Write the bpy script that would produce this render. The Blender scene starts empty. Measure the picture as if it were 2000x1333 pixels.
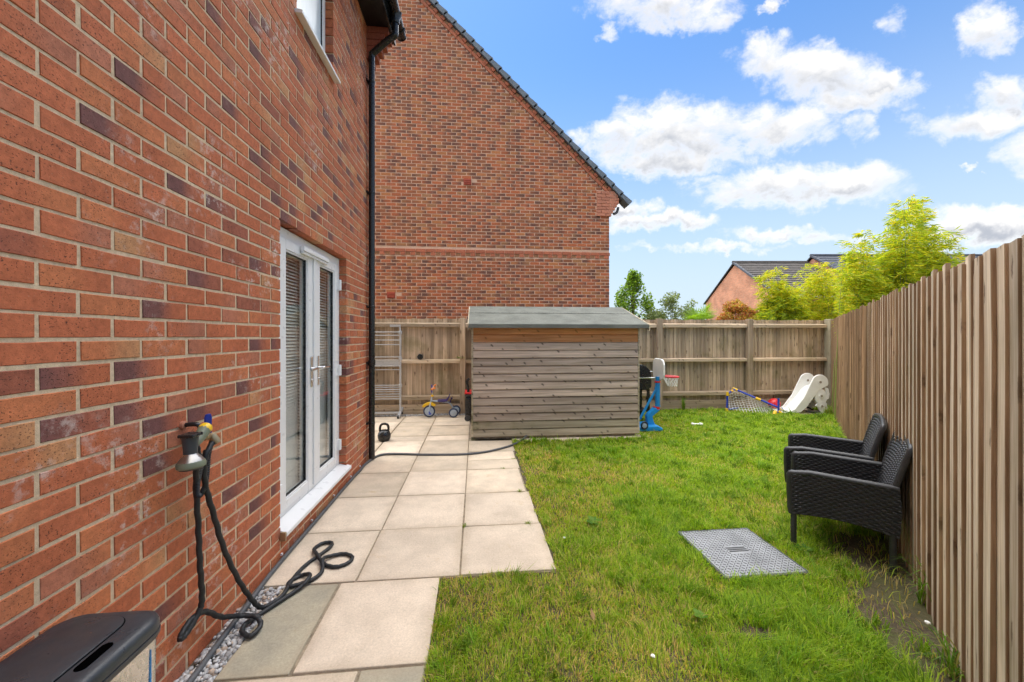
import bpy, bmesh, math, random
import numpy as np
from mathutils import Vector, Matrix
rnd = random.Random(7)
nr = np.random.default_rng(11)
SC = bpy.context.scene
COL = SC.collection
R = math.radians
# ------------------------------------------------------------------ camera
YAW = math.atan(71 / 745)
CT, ST = math.cos(YAW), math.sin(YAW)
cd = bpy.data.cameras.new('camera'); cam = bpy.data.objects.new('camera', cd); COL.objects.link(cam)
cam.location = (0, 0, 1.42); cam.rotation_euler = (R(90), 0, -YAW)
cd.sensor_width = 36; cd.sensor_fit = 'HORIZONTAL'; cd.lens = 36 * 745 / 2000; cd.shift_y = -0.00475
cd.clip_start = 0.02; cd.clip_end = 2000
SC.camera = cam
# ------------------------------------------------------------------ sun, exposure
SUN_EL, SUN_AZ = R(70), R(318)            # azimuth clockwise from +Y
sdir = Vector((math.sin(SUN_AZ) * math.cos(SUN_EL), math.cos(SUN_AZ) * math.cos(SUN_EL), math.sin(SUN_EL)))
sl = bpy.data.lights.new('sun', 'SUN'); sun = bpy.data.objects.new('sun', sl); COL.objects.link(sun)
sl.energy = 2.3; sl.angle = R(104); sl.color = (1.0, 0.945, 0.85)
sun.rotation_euler = (-sdir).to_track_quat('-Z', 'Y').to_euler()
SC.view_settings.view_transform = 'Standard'; SC.view_settings.look = 'None'
SC.view_settings.gamma = 1.0; SC.view_settings.use_curve_mapping = False
SC.view_settings.exposure = 1.95
SC.cycles.use_denoising = True
SC.cycles.max_bounces = 4; SC.cycles.diffuse_bounces = 3; SC.cycles.glossy_bounces = 3; SC.cycles.transparent_max_bounces = 10
SC.cycles.use_adaptive_sampling = True; SC.cycles.adaptive_threshold = 0.03
# ------------------------------------------------------------------ node helper
class NT:
    def __init__(s, tree): s.t = tree; s.n = tree.nodes; s.l = tree.links
    def put(s, sock, v):
        if isinstance(v, bpy.types.NodeSocket): s.l.new(v, sock)
        elif v is not None:
            if hasattr(sock, 'default_value'):
                dv = sock.default_value
                if hasattr(dv, '__len__') and not hasattr(v, '__len__'): v = [v] * len(dv)
                if hasattr(dv, '__len__') and len(dv) == 4 and len(v) == 3: v = (*v, 1)
                sock.default_value = v
    def node(s, typ, ins=None, **props):
        nd = s.n.new(typ)
        for k, v in props.items(): setattr(nd, k, v)
        for k, v in (ins or {}).items(): s.put(nd.inputs[k], v)
        return nd
    def m(s, op, a, b=None, c=None, clamp=False):
        nd = s.node('ShaderNodeMath', {0: a, 1: b, 2: c}, operation=op, use_clamp=clamp); return nd.outputs[0]
    def vm(s, op, a, b=None, out=0):
        nd = s.node('ShaderNodeVectorMath', {0: a, 1: b}, operation=op); return nd.outputs[out]
    def mix(s, f, a, b, typ='MIX'):
        nd = s.n.new('ShaderNodeMix'); nd.data_type = 'RGBA'; nd.blend_type = typ
        s.put(nd.inputs[0], f); s.put(nd.inputs[6], a); s.put(nd.inputs[7], b); return nd.outputs[2]
    def noise(s, vec, scale, detail=3, rough=.5, dist=0):
        nd = s.node('ShaderNodeTexNoise', {'Vector': vec, 'Scale': scale, 'Detail': detail, 'Roughness': rough, 'Distortion': dist}); return nd.outputs[0]
    def ramp(s, f, lo, hi, a=0.0, b=1.0, smooth=True):
        nd = s.node('ShaderNodeMapRange', {0: f, 1: lo, 2: hi, 3: a, 4: b}, interpolation_type='SMOOTHSTEP' if smooth else 'LINEAR'); return nd.outputs[0]
    def comb(s, x, y, z): return s.node('ShaderNodeCombineXYZ', {0: x, 1: y, 2: z}).outputs[0]
    def sep(s, v): return s.node('ShaderNodeSeparateXYZ', {0: v}).outputs
# ------------------------------------------------------------------ world: daylight sky with cumulus
W = bpy.data.worlds.new('World'); SC.world = W; W.use_nodes = True
W.cycles.sampling_method = 'MANUAL'; W.cycles.sample_map_resolution = 512
def build_world():
    t = NT(W.node_tree); t.n.clear()
    out = t.n.new('ShaderNodeOutputWorld'); bg = t.node('ShaderNodeBackground', {'Strength': 0.06})
    t.l.new(bg.outputs[0], out.inputs[0])
    sky = t.n.new('ShaderNodeTexSky'); sky.sky_type = 'NISHITA'; sky.sun_disc = False
    sky.sun_elevation = SUN_EL; sky.sun_rotation = SUN_AZ
    sky.air_density = 1.0; sky.dust_density = 0.6; sky.ozone_density = 2.0; sky.altitude = 50
    d = t.node('ShaderNodeTexCoord').outputs['Generated']
    fw = t.vm('DOT_PRODUCT', d, (ST, CT, 0), out=1); rt = t.vm('DOT_PRODUCT', d, (CT, -ST, 0), out=1)
    dz = t.sep(d)[2]
    fpos = t.m('MAXIMUM', fw, 0.02)
    u = t.m('DIVIDE', rt, fpos); v = t.m('DIVIDE', dz, fpos)
    uv = t.comb(u, v, 0)
    wq = t.noise(uv, 13, 4, .6); wq2 = t.noise(t.vm('ADD', uv, (7, 3, 1)), 13, 4, .6)
    uw = t.m('ADD', u, t.m('MULTIPLY', t.m('SUBTRACT', wq, .5), .16)); vw = t.m('ADD', v, t.m('MULTIPLY', t.m('SUBTRACT', wq2, .5), .11))
    blobs = [(1290,15,140,46),(1375,40,60,26),(1495,115,85,48),(1600,145,140,62),(1715,165,85,40),(1660,200,110,25),
             (1215,275,100,48),(1350,262,180,72),(1500,245,150,52),(1682,245,38,32),(1290,318,140,34),
             (1560,365,215,48),(1390,352,70,20),(1748,48,38,30),(1925,60,58,50),(1890,245,115,42),(1955,190,65,42),
             (1925,442,130,42),(1300,434,120,20),(1225,404,60,20),(1570,460,170,16),(1390,484,140,10),(1510,10,26,11),
             (1190,65,22,18),(1890,330,18,7),(2080,300,130,60),(1700,-90,240,60),(1250,-130,220,50)]
    Ws = None; Gs = None; M = None
    for (x, y, rx, ry) in blobs:
        u0 = (x - 1000) / 745; v0 = (657 - y) / 745; ru = rx / 745; rv = ry / 745
        a = t.m('MULTIPLY', t.m('SUBTRACT', uw, u0), 1 / ru); b = t.m('MULTIPLY', t.m('SUBTRACT', vw, v0), 1 / rv)
        q = t.m('ADD', t.m('MULTIPLY', a, a), t.m('MULTIPLY', b, b))
        mm = t.m('MULTIPLY', t.m('SUBTRACT', 1.05, q), (.55 + .45 * min(1.0, rx * ry / 6000.0)))
        mp = t.m('MAXIMUM', mm, 0.0)
        g = t.m('MULTIPLY', mp, b)
        Ws = mp if Ws is None else t.m('ADD', Ws, mp)
        Gs = g if Gs is None else t.m('ADD', Gs, g)
        M = mm if M is None else t.m('MAXIMUM', M, mm)
    shade_f = t.m('DIVIDE', Gs, t.m('MAXIMUM', Ws, 0.05))
    # the same kind of cloud all round the rest of the sky
    up = t.m('ADD', t.m('MAXIMUM', dz, 0.0), 0.16)
    pd = t.vm('DIVIDE', d, t.comb(up, up, up))
    gen = t.noise(t.vm('MULTIPLY', pd, (1, 1, 0)), 1.1, 2, .5)
    Mg = t.ramp(gen, .46, .66, -1.0, 1.0, False)
    inside = t.m('MULTIPLY', t.ramp(fw, .30, .42), t.m('MULTIPLY', t.ramp(t.m('ABSOLUTE', u), 1.5, 1.7, 1, 0), t.ramp(v, 1.02, 1.2, 1, 0)))
    M = t.m('ADD', t.m('MULTIPLY', t.m('MAXIMUM', M, -1.2), inside), t.m('MULTIPLY', Mg, t.m('SUBTRACT', 1, inside)))
    shade_f = t.m('MULTIPLY', shade_f, inside)
    uvs = t.vm('ADD', t.vm('MULTIPLY', d, (1, 1, 1.5)), (3.1, 1.7, .4))
    n1 = t.noise(uvs, 9.0, 8, .64, .25); n2 = t.noise(t.vm('ADD', uvs, (-.02, 0, .05)), 9.0, 5, .6, .25)
    dens = t.m('ADD', M, t.m('MULTIPLY', t.m('SUBTRACT', n1, .5), 3.9))
    cov = t.ramp(dens, -.25, 1.05)
    cov = t.m('MULTIPLY', cov, t.ramp(dz, -.02, .05))
    thick = t.ramp(dens, .35, 1.3)
    low = t.ramp(t.m('ADD', shade_f, t.m('MULTIPLY', t.m('SUBTRACT', n1, n2), 1.9)), .50, -.45)
    grey = t.m('MULTIPLY', t.m('MULTIPLY', low, thick), .9)
    white = (4.85, 4.8, 4.75); dark = (2.1, 2.28, 2.65)
    cc = t.mix(grey, white, dark)
    skyc = t.mix(1.0, sky.outputs[0], (.60, .85, 1.05), 'MULTIPLY')
    # thin high veil towards the horizon
    veil = t.ramp(dz, .62, 0.0, 0, .95)
    skyc = t.mix(veil, skyc, (3.2, 3.75, 4.2))
    colr = t.mix(cov, skyc, cc)
    t.l.new(colr, bg.inputs[0])
build_world()
# ------------------------------------------------------------------ materials
MATS = {}
def base(name):
    m = bpy.data.materials.new(name); m.use_nodes = True; t = NT(m.node_tree)
    b = t.n['Principled BSDF']; co = t.node('ShaderNodeTexCoord').outputs['Object']
    MATS[name] = m
    return m, t, b, co
def bump(t, b, h, strength, dist):
    bn = t.node('ShaderNodeBump', {'Height': h, 'Strength': strength, 'Distance': dist}); t.l.new(bn.outputs[0], b.inputs['Normal'])
def simple(name, col, rough=.5, metal=0, var=.12, vs=12, bs=0, bd=.001, spec=.5, coat=0, rvar=.12):
    m, t, b, co = base(name)
    n = t.noise(co, vs, 5, .6)
    c = t.mix(1.0, col, t.ramp(n, .25, .75, 1 - var, 1 + var, False), 'MULTIPLY')
    t.put(b.inputs['Base Color'], c); t.put(b.inputs['Roughness'], t.ramp(t.noise(co, vs * 3, 4), .3, .7, max(rough - rvar, .02), min(rough + rvar, 1), False))
    t.put(b.inputs['Metallic'], metal); t.put(b.inputs['Specular IOR Level'], spec); t.put(b.inputs['Coat Weight'], coat)
    if bs: bump(t, b, t.noise(co, bs, 4, .6), .6, bd)
    return m
def brickmat(name, pit=.75, eff=.55, ps=210):
    m, t, b, co = base(name)
    a = t.node('ShaderNodeAttribute', attribute_name='Col').outputs[0]
    c = t.mix(1.0, a, t.ramp(t.noise(co, 45, 6, .65), .25, .75, .72, 1.28, False), 'MULTIPLY')
    pits = t.m('MULTIPLY', t.ramp(t.noise(t.vm('MULTIPLY', co, (1, .85, 1.1)), ps, 2, .5, .2), .60, .67), t.ramp(t.noise(co, 9, 2), .35, .6, .25, 1))
    c = t.mix(t.m('MULTIPLY', pits, pit), c, (.035, .018, .014))
    lt = t.m('MULTIPLY', t.ramp(t.noise(t.vm('ADD', co, (5, 2, 9)), ps * .8, 2), .68, .74), .35)
    c = t.mix(lt, c, (.5, .32, .2))
    ef = t.m('MULTIPLY', t.ramp(t.noise(co, 2.3, 3), .50, .70), t.ramp(t.noise(co, 24, 6, .72), .50, .66))
    c = t.mix(t.m('MULTIPLY', ef, eff), c, (.66, .56, .50))
    t.put(b.inputs['Base Color'], c); t.put(b.inputs['Roughness'], .82); t.put(b.inputs['Specular IOR Level'], .3)
    h = t.m('SUBTRACT', t.noise(co, 120, 5, .7), t.m('MULTIPLY', pits, .8))
    bump(t, b, h, .55, .0022)
    return m
def mortarmat(name, col):
    m, t, b, co = base(name)
    n = t.noise(co, 60, 6, .7); n2 = t.noise(co, 3, 3)
    c = t.mix(1.0, col, t.ramp(n, .25, .75, .7, 1.25, False), 'MULTIPLY'); c = t.mix(t.ramp(n2, .4, .7, 0, .35), c, tuple(x * .75 for x in col))
    t.put(b.inputs['Base Color'], c); t.put(b.inputs['Roughness'], .95); t.put(b.inputs['Specular IOR Level'], .15)
    bump(t, b, t.noise(co, 260, 4, .7), .8, .002); return m
def woodmat(name, c1, c2, axis, knot=.8, dark=(.05, .03, .02), green=0.0, gs=1.0, sp=.25):
    """axis: grain direction 0=x 2=z; tint by object random"""
    m, t, b, co = base(name)
    rn = t.node('ShaderNodeObjectInfo').outputs['Random']
    off = t.comb(t.m('MULTIPLY', rn, 37), t.m('MULTIPLY', rn, 13), t.m('MULTIPLY', rn, 71))
    p = t.vm('ADD', co, off)
    sc = [38, 38, 38]; sc[axis] = 1.6
    g = t.noise(t.vm('MULTIPLY', p, tuple(s * gs for s in sc)), 1, 6, .65, .6)
    sc2 = [9, 9, 9]; sc2[axis] = .7
    g2 = t.noise(t.vm('MULTIPLY', p, tuple(sc2)), 1, 3, .5)
    c = t.mix(t.ramp(g, .32, .68), c1, c2)
    c = t.mix(1.0, c, t.ramp(g2, .3, .7, .74, 1.2, False), 'MULTIPLY')
    c = t.mix(1.0, c, t.ramp(rn, 0, 1, .74, 1.2, False), 'MULTIPLY')
    px_, py_, pz_ = t.sep(p)
    hz = t.m('ADD', px_, t.m('MULTIPLY', py_, .95))
    kv = t.comb(t.m('MULTIPLY', t.m('ADD', hz, t.m('MULTIPLY', pz_, .45 if axis == 0 else 0.0)), 8.0 if axis == 0 else 9.0), t.m('MULTIPLY', pz_, 7.0 if axis == 0 else 3.4), 0)
    vo = t.node('ShaderNodeTexVoronoi', {'Vector': kv, 'Scale': 1.0, 'Randomness': 1.0}, voronoi_dimensions='2D')
    pick = t.ramp(t.sep(vo.outputs['Color'])[0], .55, .59)
    kd = t.m('ADD', vo.outputs['Distance'], t.m('MULTIPLY', t.m('SUBTRACT', t.noise(p, 45, 4, .65), .5), .30))
    kn = t.m('MULTIPLY', t.ramp(kd, .18, .04), pick)
    c = t.mix(t.m('MULTIPLY', kn, knot), c, dark)
    streak = t.m('MULTIPLY', t.ramp(t.noise(t.vm('MULTIPLY', p, tuple(s * .6 for s in sc)), 1, 3), .62, .75), .35)
    c = t.mix(streak, c, dark)
    if green:
        z = t.sep(co)[2]
        gm = t.m('MULTIPLY', t.ramp(t.noise(co, 2.2, 4, .6), .5, .72), green)
        c = t.mix(gm, c, (.13, .13, .035))
    t.put(b.inputs['Base Color'], c); t.put(b.inputs['Roughness'], .85); t.put(b.inputs['Specular IOR Level'], sp)
    bump(t, b, t.m('SUBTRACT', g, t.m('MULTIPLY', kn, .4)), .5, .003)
    return m
def leafmat(name, trans=.4, rough=.55):
    m, t, b, co = base(name)
    a = t.node('ShaderNodeAttribute', attribute_name='Col').outputs[0]
    t.put(b.inputs['Base Color'], a); t.put(b.inputs['Roughness'], rough); t.put(b.inputs['Specular IOR Level'], .3)
    tr = t.node('ShaderNodeBsdfTranslucent', {'Color': t.mix(1.0, a, (1.25, 1.25, .6), 'MULTIPLY')})
    mx = t.node('ShaderNodeMixShader', {0: trans}); t.l.new(b.outputs[0], mx.inputs[1]); t.l.new(tr.outputs[0], mx.inputs[2])
    t.l.new(mx.outputs[0], t.n['Material Output'].inputs[0]); return m
def slabmat(name, c1, c2, speck=.3):
    m, t, b, co = base(name)
    rn = t.node('ShaderNodeObjectInfo').outputs['Random']
    p = t.vm('ADD', co, t.comb(t.m('MULTIPLY', rn, 31), t.m('MULTIPLY', rn, 57), 0))
    c = t.mix(t.ramp(t.noise(p, 3.2, 6, .62), .33, .68), c1, c2)
    c = t.mix(1.0, c, t.ramp(rn, 0, 1, .84, 1.1, False), 'MULTIPLY')
    c = t.mix(1.0, c, t.ramp(t.noise(p, 95, 5, .75), .25, .75, .78, 1.2, False), 'MULTIPLY')
    c = t.mix(t.m('MULTIPLY', t.ramp(t.noise(p, 170, 2), .63, .70), speck), c, (.12, .10, .075))
    st = t.m('MULTIPLY', t.ramp(t.noise(p, 5.5, 5, .7, .5), .60, .76), .42)
    c = t.mix(st, c, (.44, .30, .14))
    ds = t.m('MULTIPLY', t.ramp(t.noise(t.vm('ADD', p, (9, 4, 0)), 1.9, 4, .6), .55, .75), .38)
    c = t.mix(ds, c, (.25, .225, .16))
    gx, gy, gz = t.sep(t.node('ShaderNodeTexCoord').outputs['Generated'])
    ed = t.m('MINIMUM', t.m('MINIMUM', gx, t.m('SUBTRACT', 1.0, gx)), t.m('MINIMUM', gy, t.m('SUBTRACT', 1.0, gy)))
    ed = t.m('ADD', ed, t.m('MULTIPLY', t.m('SUBTRACT', t.noise(p, 7, 5, .7), .5), .22))
    c = t.mix(t.ramp(ed, .13, -.02, 0, .34), c, (.36, .28, .19))
    t.put(b.inputs['Base Color'], c); t.put(b.inputs['Roughness'], .85); t.put(b.inputs['Specular IOR Level'], .3)
    bump(t, b, t.m('ADD', t.noise(p, 14, 5, .6), t.m('MULTIPLY', t.noise(p, 150, 4, .7), .35)), .5, .006)
    return m
M_BRICK = brickmat('red_facing_brick', .8, .8, 175)
M_BRICK2 = brickmat('multi_brick', .25, .12, 120)
M_MORT = mortarmat('buff_mortar', (.66, .51, .345)); M_MORT2 = mortarmat('pink_mortar', (.70, .45, .31))
M_WHITE = simple('white_upvc', (.80, .80, .79), .32, var=.03, vs=6, rvar=.06)
M_BLACK = simple('black_upvc', (.012, .013, .014), .3, var=.2, vs=20)
M_BLACKM = simple('black_rubber_hose', (.014, .016, .018), .55, var=.3, vs=40)
M_CABLE = simple('grey_black_conduit', (.085, .088, .092), .55, var=.25, vs=25)
M_SILVER = simple('brushed_steel', (.62, .61, .59), .28, 1.0, var=.06, vs=30)
M_ALU = simple('silver_paint', (.52, .54, .56), .38, .35, var=.06)
M_ROOM = simple('room_paint', (.32, .29, .25), .9)
M_BLIND = simple('blind_slat', (.84, .80, .72), .55, var=.05)
M_SOFFIT = simple('black_soffit', (.006, .006, .007), .45)
M_WEATH = woodmat('weathered_fence', (.40, .29, .19), (.58, .45, .315), 2, .7, (.10, .06, .035), .45)
M_RAIL = woodmat('fence_rail', (.44, .325, .21), (.60, .47, .33), 0, .6, (.10, .06, .035), .35)
M_BFACE = woodmat('bleached_board', (.48, .37, .255), (.76, .65, .51), 2, .8, (.12, .07, .04), .2)
M_BEDGE = woodmat('brown_board_edge', (.25, .155, .088), (.41, .275, .165), 2, .6, (.05, .025, .012), .12)
M_PLANK = woodmat('shed_plank', (.42, .32, .245), (.65, .52, .42), 0, .85, (.055, .04, .032), .10)
M_PLANKO = woodmat('shed_plank_fresh', (.50, .20, .07), (.66, .33, .15), 0, .6, (.16, .07, .03))
M_PLANKG = woodmat('shed_plank_mossy', (.38, .31, .215), (.60, .51, .365), 0, .7, (.05, .04, .03), .55)
M_FELT = simple('mineral_felt', (.17, .175, .15), .95, var=.25, vs=5, bs=420, bd=.004, spec=.2)
M_SLAB = slabmat('beige_slab', (.65, .535, .40), (.50, .415, .315))
M_SLABB = slabmat('bright_slab', (.72, .60, .465), (.58, .48, .37))
M_SLABG = slabmat('grey_slab', (.42, .37, .265), (.30, .275, .21), .15)
M_JOINT = simple('joint_sand', (.28, .225, .155), .95, var=.5, vs=25, bs=200, bd=.004)
M_STONE = None
M_TILE = simple('grey_verge_tile', (.16, .185, .21), .75, var=.18, vs=9, bs=120, bd=.002)
M_ROOF = simple('brown_roof_tile', (.085, .072, .062), .85, var=.4, vs=4, bs=60, bd=.004)
M_ROOFD = simple('dark_roof_tile', (.055, .06, .075), .6, var=.25, vs=4)
M_LEAF = leafmat('leaf', .52); M_GRASS = leafmat('grass_blade', .45, .6)
M_BARK = simple('bark', (.12, .085, .055), .9, var=.4, vs=30, bs=60, bd=.01)
M_WICKER = simple('black_rattan', (.024, .025, .027), .36, var=.35, vs=60, rvar=.1)
M_BLUE = simple('blue_plastic', (.012, .27, .66), .38, var=.06); M_DBLUE = simple('royal_blue_plastic', (.012, .05, .42), .35)
M_YEL = simple('yellow_plastic', (.85, .52, .015), .35, var=.05); M_RED = simple('red_plastic', (.62, .02, .025), .35, var=.06)
M_ORA = simple('orange_plastic', (.85, .25, .04), .4); M_PURP = simple('dark_purple_plastic', (.045, .03, .13), .45)
M_PWHITE = simple('white_toy_plastic', (.88, .87, .83), .45, var=.08, vs=5); M_GREYP = simple('grey_wheel_plastic', (.42, .50, .58), .45)
M_NET = simple('white_net_cord', (.82, .82, .78), .8); M_DBW = simple('dark_blue_tyre', (.03, .05, .11), .6)
M_LID = simple('charcoal_lid_plastic', (.030, .034, .040), .36, var=.25, vs=6, bs=500, bd=.0006)
M_LIDIN = simple('dark_gap', (.001, .001, .001), 1.0, spec=0.0, rvar=0)
M_GREENP = simple('olive_plastic', (.17, .19, .125), .5); M_DGREY = simple('dark_grey_plastic', (.045, .05, .055), .45)
M_BRASS = simple('dull_brass', (.42, .33, .2), .4, .8); M_CHROME = simple('chrome', (.75, .75, .75), .15, 1.0, rvar=.05)
M_CLAY = simple('terracotta_vent', (.42, .075, .035), .7); M_RENDER = simple('white_fascia', (.7, .7, .7), .5)
M_COVER = simple('galvanised_grey_cover', (.27, .28, .29), .55, .25, var=.35, vs=7, bs=200, bd=.001)
M_COVERD = simple('cover_tread', (.09, .095, .10), .6, .2)
M_BANDP = simple('band', (.5, .2, .12), .8)
def glassmat():
    m, t, b, co = base('window_glass'); t.n.remove(b)
    fr = t.node('ShaderNodeFresnel', {'IOR': 1.5}).outputs[0]
    k = t.m('MULTIPLY', t.m('MINIMUM', t.m('MULTIPLY', fr, 1.6), 1.0), t.m('SUBTRACT', 1.0, t.node('ShaderNodeNewGeometry').outputs['Backfacing']))
    tr = t.node('ShaderNodeBsdfTransparent', {'Color': (.93, .95, .94)}); gl = t.node('ShaderNodeBsdfGlossy', {'Roughness': .015, 'Color': (1, 1, 1)})
    mx = t.node('ShaderNodeMixShader', {0: k}); t.l.new(tr.outputs[0], mx.inputs[1]); t.l.new(gl.outputs[0], mx.inputs[2])
    t.l.new(mx.outputs[0], t.n['Material Output'].inputs[0]); return m
M_GLASS = glassmat()
def frostmat():
    m, t, b, co = base('frosted_glass')
    n = t.noise(t.vm('MULTIPLY', co, (1, 60, 6)), 1, 3)
    t.put(b.inputs['Base Color'], t.mix(n, (.55, .66, .72), (.72, .80, .84))); t.put(b.inputs['Roughness'], .22); bump(t, b, n, .2, .003); return m
M_FROST = frostmat()
def soilmat():
    m, t, b, co = base('lawn_soil')
    n = t.noise(co, 2.0, 5, .6); n2 = t.noise(co, 38, 5, .7)
    c = t.mix(t.ramp(n2, .3, .7), (.05, .036, .022), (.13, .095, .055)); c = t.mix(t.ramp(n, .42, .62, 0, .6), c, (.10, .11, .03))
    t.put(b.inputs['Base Color'], c); t.put(b.inputs['Roughness'], .95); bump(t, b, n2, .9, .02); return m
M_SOIL = soilmat()
def stonemat():
    m, t, b, co = base('limestone_chip')
    a = t.node('ShaderNodeAttribute', attribute_name='Col').outputs[0]
    c = t.mix(1.0, a, t.ramp(t.noise(co, 130, 4, .7), .25, .75, .7, 1.25, False), 'MULTIPLY')
    t.put(b.inputs['Base Color'], c); t.put(b.inputs['Roughness'], .85); bump(t, b, t.noise(co, 300, 3), .5, .001); return m
M_STONE = stonemat()
# ------------------------------------------------------------------ mesh builder
class MB:
    def __init__(s): s.v = []; s.f = []; s.mi = []; s.c = None
    def add(s, vs, fs, mi=0, cols=None):
        o = len(s.v); s.v += [tuple(x) for x in vs]; s.f += [tuple(i + o for i in f) for f in fs]; s.mi += [mi] * len(fs)
        if cols is not None:
            if s.c is None: s.c = []
            s.c += cols
        return s
    def box(s, x0, y0, z0, x1, y1, z1, mi=0):
        x0, x1 = sorted((x0, x1)); y0, y1 = sorted((y0, y1)); z0, z1 = sorted((z0, z1))
        return s.add([(x0,y0,z0),(x1,y0,z0),(x1,y1,z0),(x0,y1,z0),(x0,y0,z1),(x1,y0,z1),(x1,y1,z1),(x0,y1,z1)],
                     [(3,2,1,0),(4,5,6,7),(0,1,5,4),(1,2,6,5),(2,3,7,6),(3,0,4,7)], mi)
    def obox(s, mtx, sx, sy, sz, mi=0):
        vs = [mtx @ Vector((a * sx / 2, b * sy / 2, c * sz / 2)) for c in (-1, 1) for a, b in ((-1,-1),(1,-1),(1,1),(-1,1))]
        return s.add(vs, [(3,2,1,0),(4,5,6,7),(0,1,5,4),(1,2,6,5),(2,3,7,6),(3,0,4,7)], mi)
    def tube(s, pts, r, n=8, closed=False, mi=0, cap=True):
        pts = [Vector(p) for p in pts]; k = len(pts); vs = []
        rs = r if hasattr(r, '__len__') else [r] * k
        nrm = None
        for i, p in enumerate(pts):
            a = pts[(i - 1) % k] if (closed or i > 0) else pts[i]; b = pts[(i + 1) % k] if (closed or i < k - 1) else pts[i]
            d = (b - a); d = d.normalized() if d.length > 1e-9 else Vector((0, 0, 1))
            if nrm is None:
                nrm = d.cross(Vector((0, 0, 1)));
                if nrm.length < .05: nrm = d.cross(Vector((0, 1, 0)))
            nrm = (nrm - d * nrm.dot(d)); nrm.normalize(); bn = d.cross(nrm)
            for j in range(n):
                an = 2 * math.pi * j / n; vs.append(p + (nrm * math.cos(an) + bn * math.sin(an)) * rs[i])
        fs = []
        for i in range(k if closed else k - 1):
            for j in range(n):
                a = i * n + j; b = i * n + (j + 1) % n; c = ((i + 1) % k) * n + (j + 1) % n; d = ((i + 1) % k) * n + j
                fs.append((a, b, c, d))
        if not closed and cap: fs.append(tuple(range(n))[::-1]); fs.append(tuple((k - 1) * n + j for j in range(n)))
        return s.add(vs, fs, mi)
    def lathe(s, prof, c, axis=(0, 0, 1), n=20, mi=0):
        """prof: (radius, height) along axis from c"""
        ax = Vector(axis).normalized(); a = ax.cross(Vector((0, 0, 1)))
        if a.length < .05: a = ax.cross(Vector((0, 1, 0)))
        a.normalize(); b = ax.cross(a); c = Vector(c)
        vs = [c + ax * h + (a * math.cos(2 * math.pi * j / n) + b * math.sin(2 * math.pi * j / n)) * r for r, h in prof for j in range(n)]
        fs = [(i * n + j, i * n + (j + 1) % n, (i + 1) * n + (j + 1) % n, (i + 1) * n + j) for i in range(len(prof) - 1) for j in range(n)]
        fs.append(tuple(range(n))[::-1]); fs.append(tuple((len(prof) - 1) * n + j for j in range(n)))
        return s.add(vs, fs, mi)
    def prism(s, poly, fn, d0, d1, mi=0):
        """poly of (a,b); fn(a,b,d)->xyz"""
        k = len(poly); vs = [fn(a, b, d0) for a, b in poly] + [fn(a, b, d1) for a, b in poly]
        fs = [tuple(range(k))[::-1], tuple(range(k, 2 * k))] + [(i, (i + 1) % k, k + (i + 1) % k, k + i) for i in range(k)]
        return s.add(vs, fs, mi)
    def torus(s, c, axis, r, rr, n=24, m=8, mi=0):
        ax = Vector(axis).normalized(); a = ax.cross(Vector((0, 0, 1)))
        if a.length < .05: a = ax.cross(Vector((0, 1, 0)))
        a.normalize(); b = ax.cross(a); c = Vector(c)
        return s.tube([c + (a * math.cos(2 * math.pi * i / n) + b * math.sin(2 * math.pi * i / n)) * r for i in range(n)], rr, m, True, mi)
    def build(s, name, mats, parent=None, smooth=False, bevel=0, seg=2):
        me = bpy.data.meshes.new(name); me.from_pydata(s.v, [], s.f)
        mats = mats if isinstance(mats, (list, tuple)) else [mats]
        for mm in mats: me.materials.append(mm)
        if len(mats) > 1: me.polygons.foreach_set('material_index', s.mi)
        if s.c is not None:
            at = me.color_attributes.new('Col', 'FLOAT_COLOR', 'POINT'); at.data.foreach_set('color', np.array([(*c, 1) for c in s.c], dtype=np.float32).ravel())
        bm = bmesh.new(); bm.from_mesh(me); bmesh.ops.recalc_face_normals(bm, faces=bm.faces)
        if bevel:
            es = [e for e in bm.edges if len(e.link_faces) == 2 and e.calc_face_angle(0) > R(35)]
            bmesh.ops.bevel(bm, geom=es, offset=bevel, segments=seg, affect='EDGES', profile=.5, clamp_overlap=True)
        bm.to_mesh(me); bm.free()
        if smooth: me.polygons.foreach_set('use_smooth', [True] * len(me.polygons)); 
        if smooth: me.set_sharp_from_angle(angle=R(40))
        return link(name, me, parent)
ROOTS = {}
def link(name, me, parent=None):
    o = bpy.data.objects.new(name, me); COL.objects.link(o)
    if parent is not None:
        o.parent = parent
        if parent.name in ROOTS: o.matrix_parent_inverse = ROOTS[parent.name]
    return o
def tag(o, label, cat=None, group=None, kind=None):
    o['label'] = label
    if cat: o['category'] = cat
    if group: o['group'] = group
    if kind: o['kind'] = kind
    return o
def thing(name, label, cat, loc=(0, 0, 0), group=None, local=False, rz=0, kind=None):
    o = bpy.data.objects.new(name, None); COL.objects.link(o); o.empty_display_size = .1
    o.location = loc; o.rotation_euler = (0, 0, rz)
    if not local: ROOTS[o.name] = Matrix.Translation(loc).inverted()
    if kind: o['kind'] = kind; o['label'] = label
    else: tag(o, label, cat, group)
    return o
def spline(pts, sub=8, closed=False):
    P = [Vector(p) for p in pts]; n = len(P); out = []
    for i in range(n if closed else n - 1):
        p0 = P[(i - 1) % n] if closed or i > 0 else P[i]; p1 = P[i]; p2 = P[(i + 1) % n]; p3 = P[(i + 2) % n] if closed or i < n - 2 else p2
        for k in range(sub):
            t = k / sub
            out.append(.5 * ((2 * p1) + (p2 - p0) * t + (2 * p0 - 5 * p1 + 4 * p2 - p3) * t * t + (3 * p1 - p0 - 3 * p2 + p3) * t ** 3))
    if not closed: out.append(P[-1])
    return out
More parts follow.
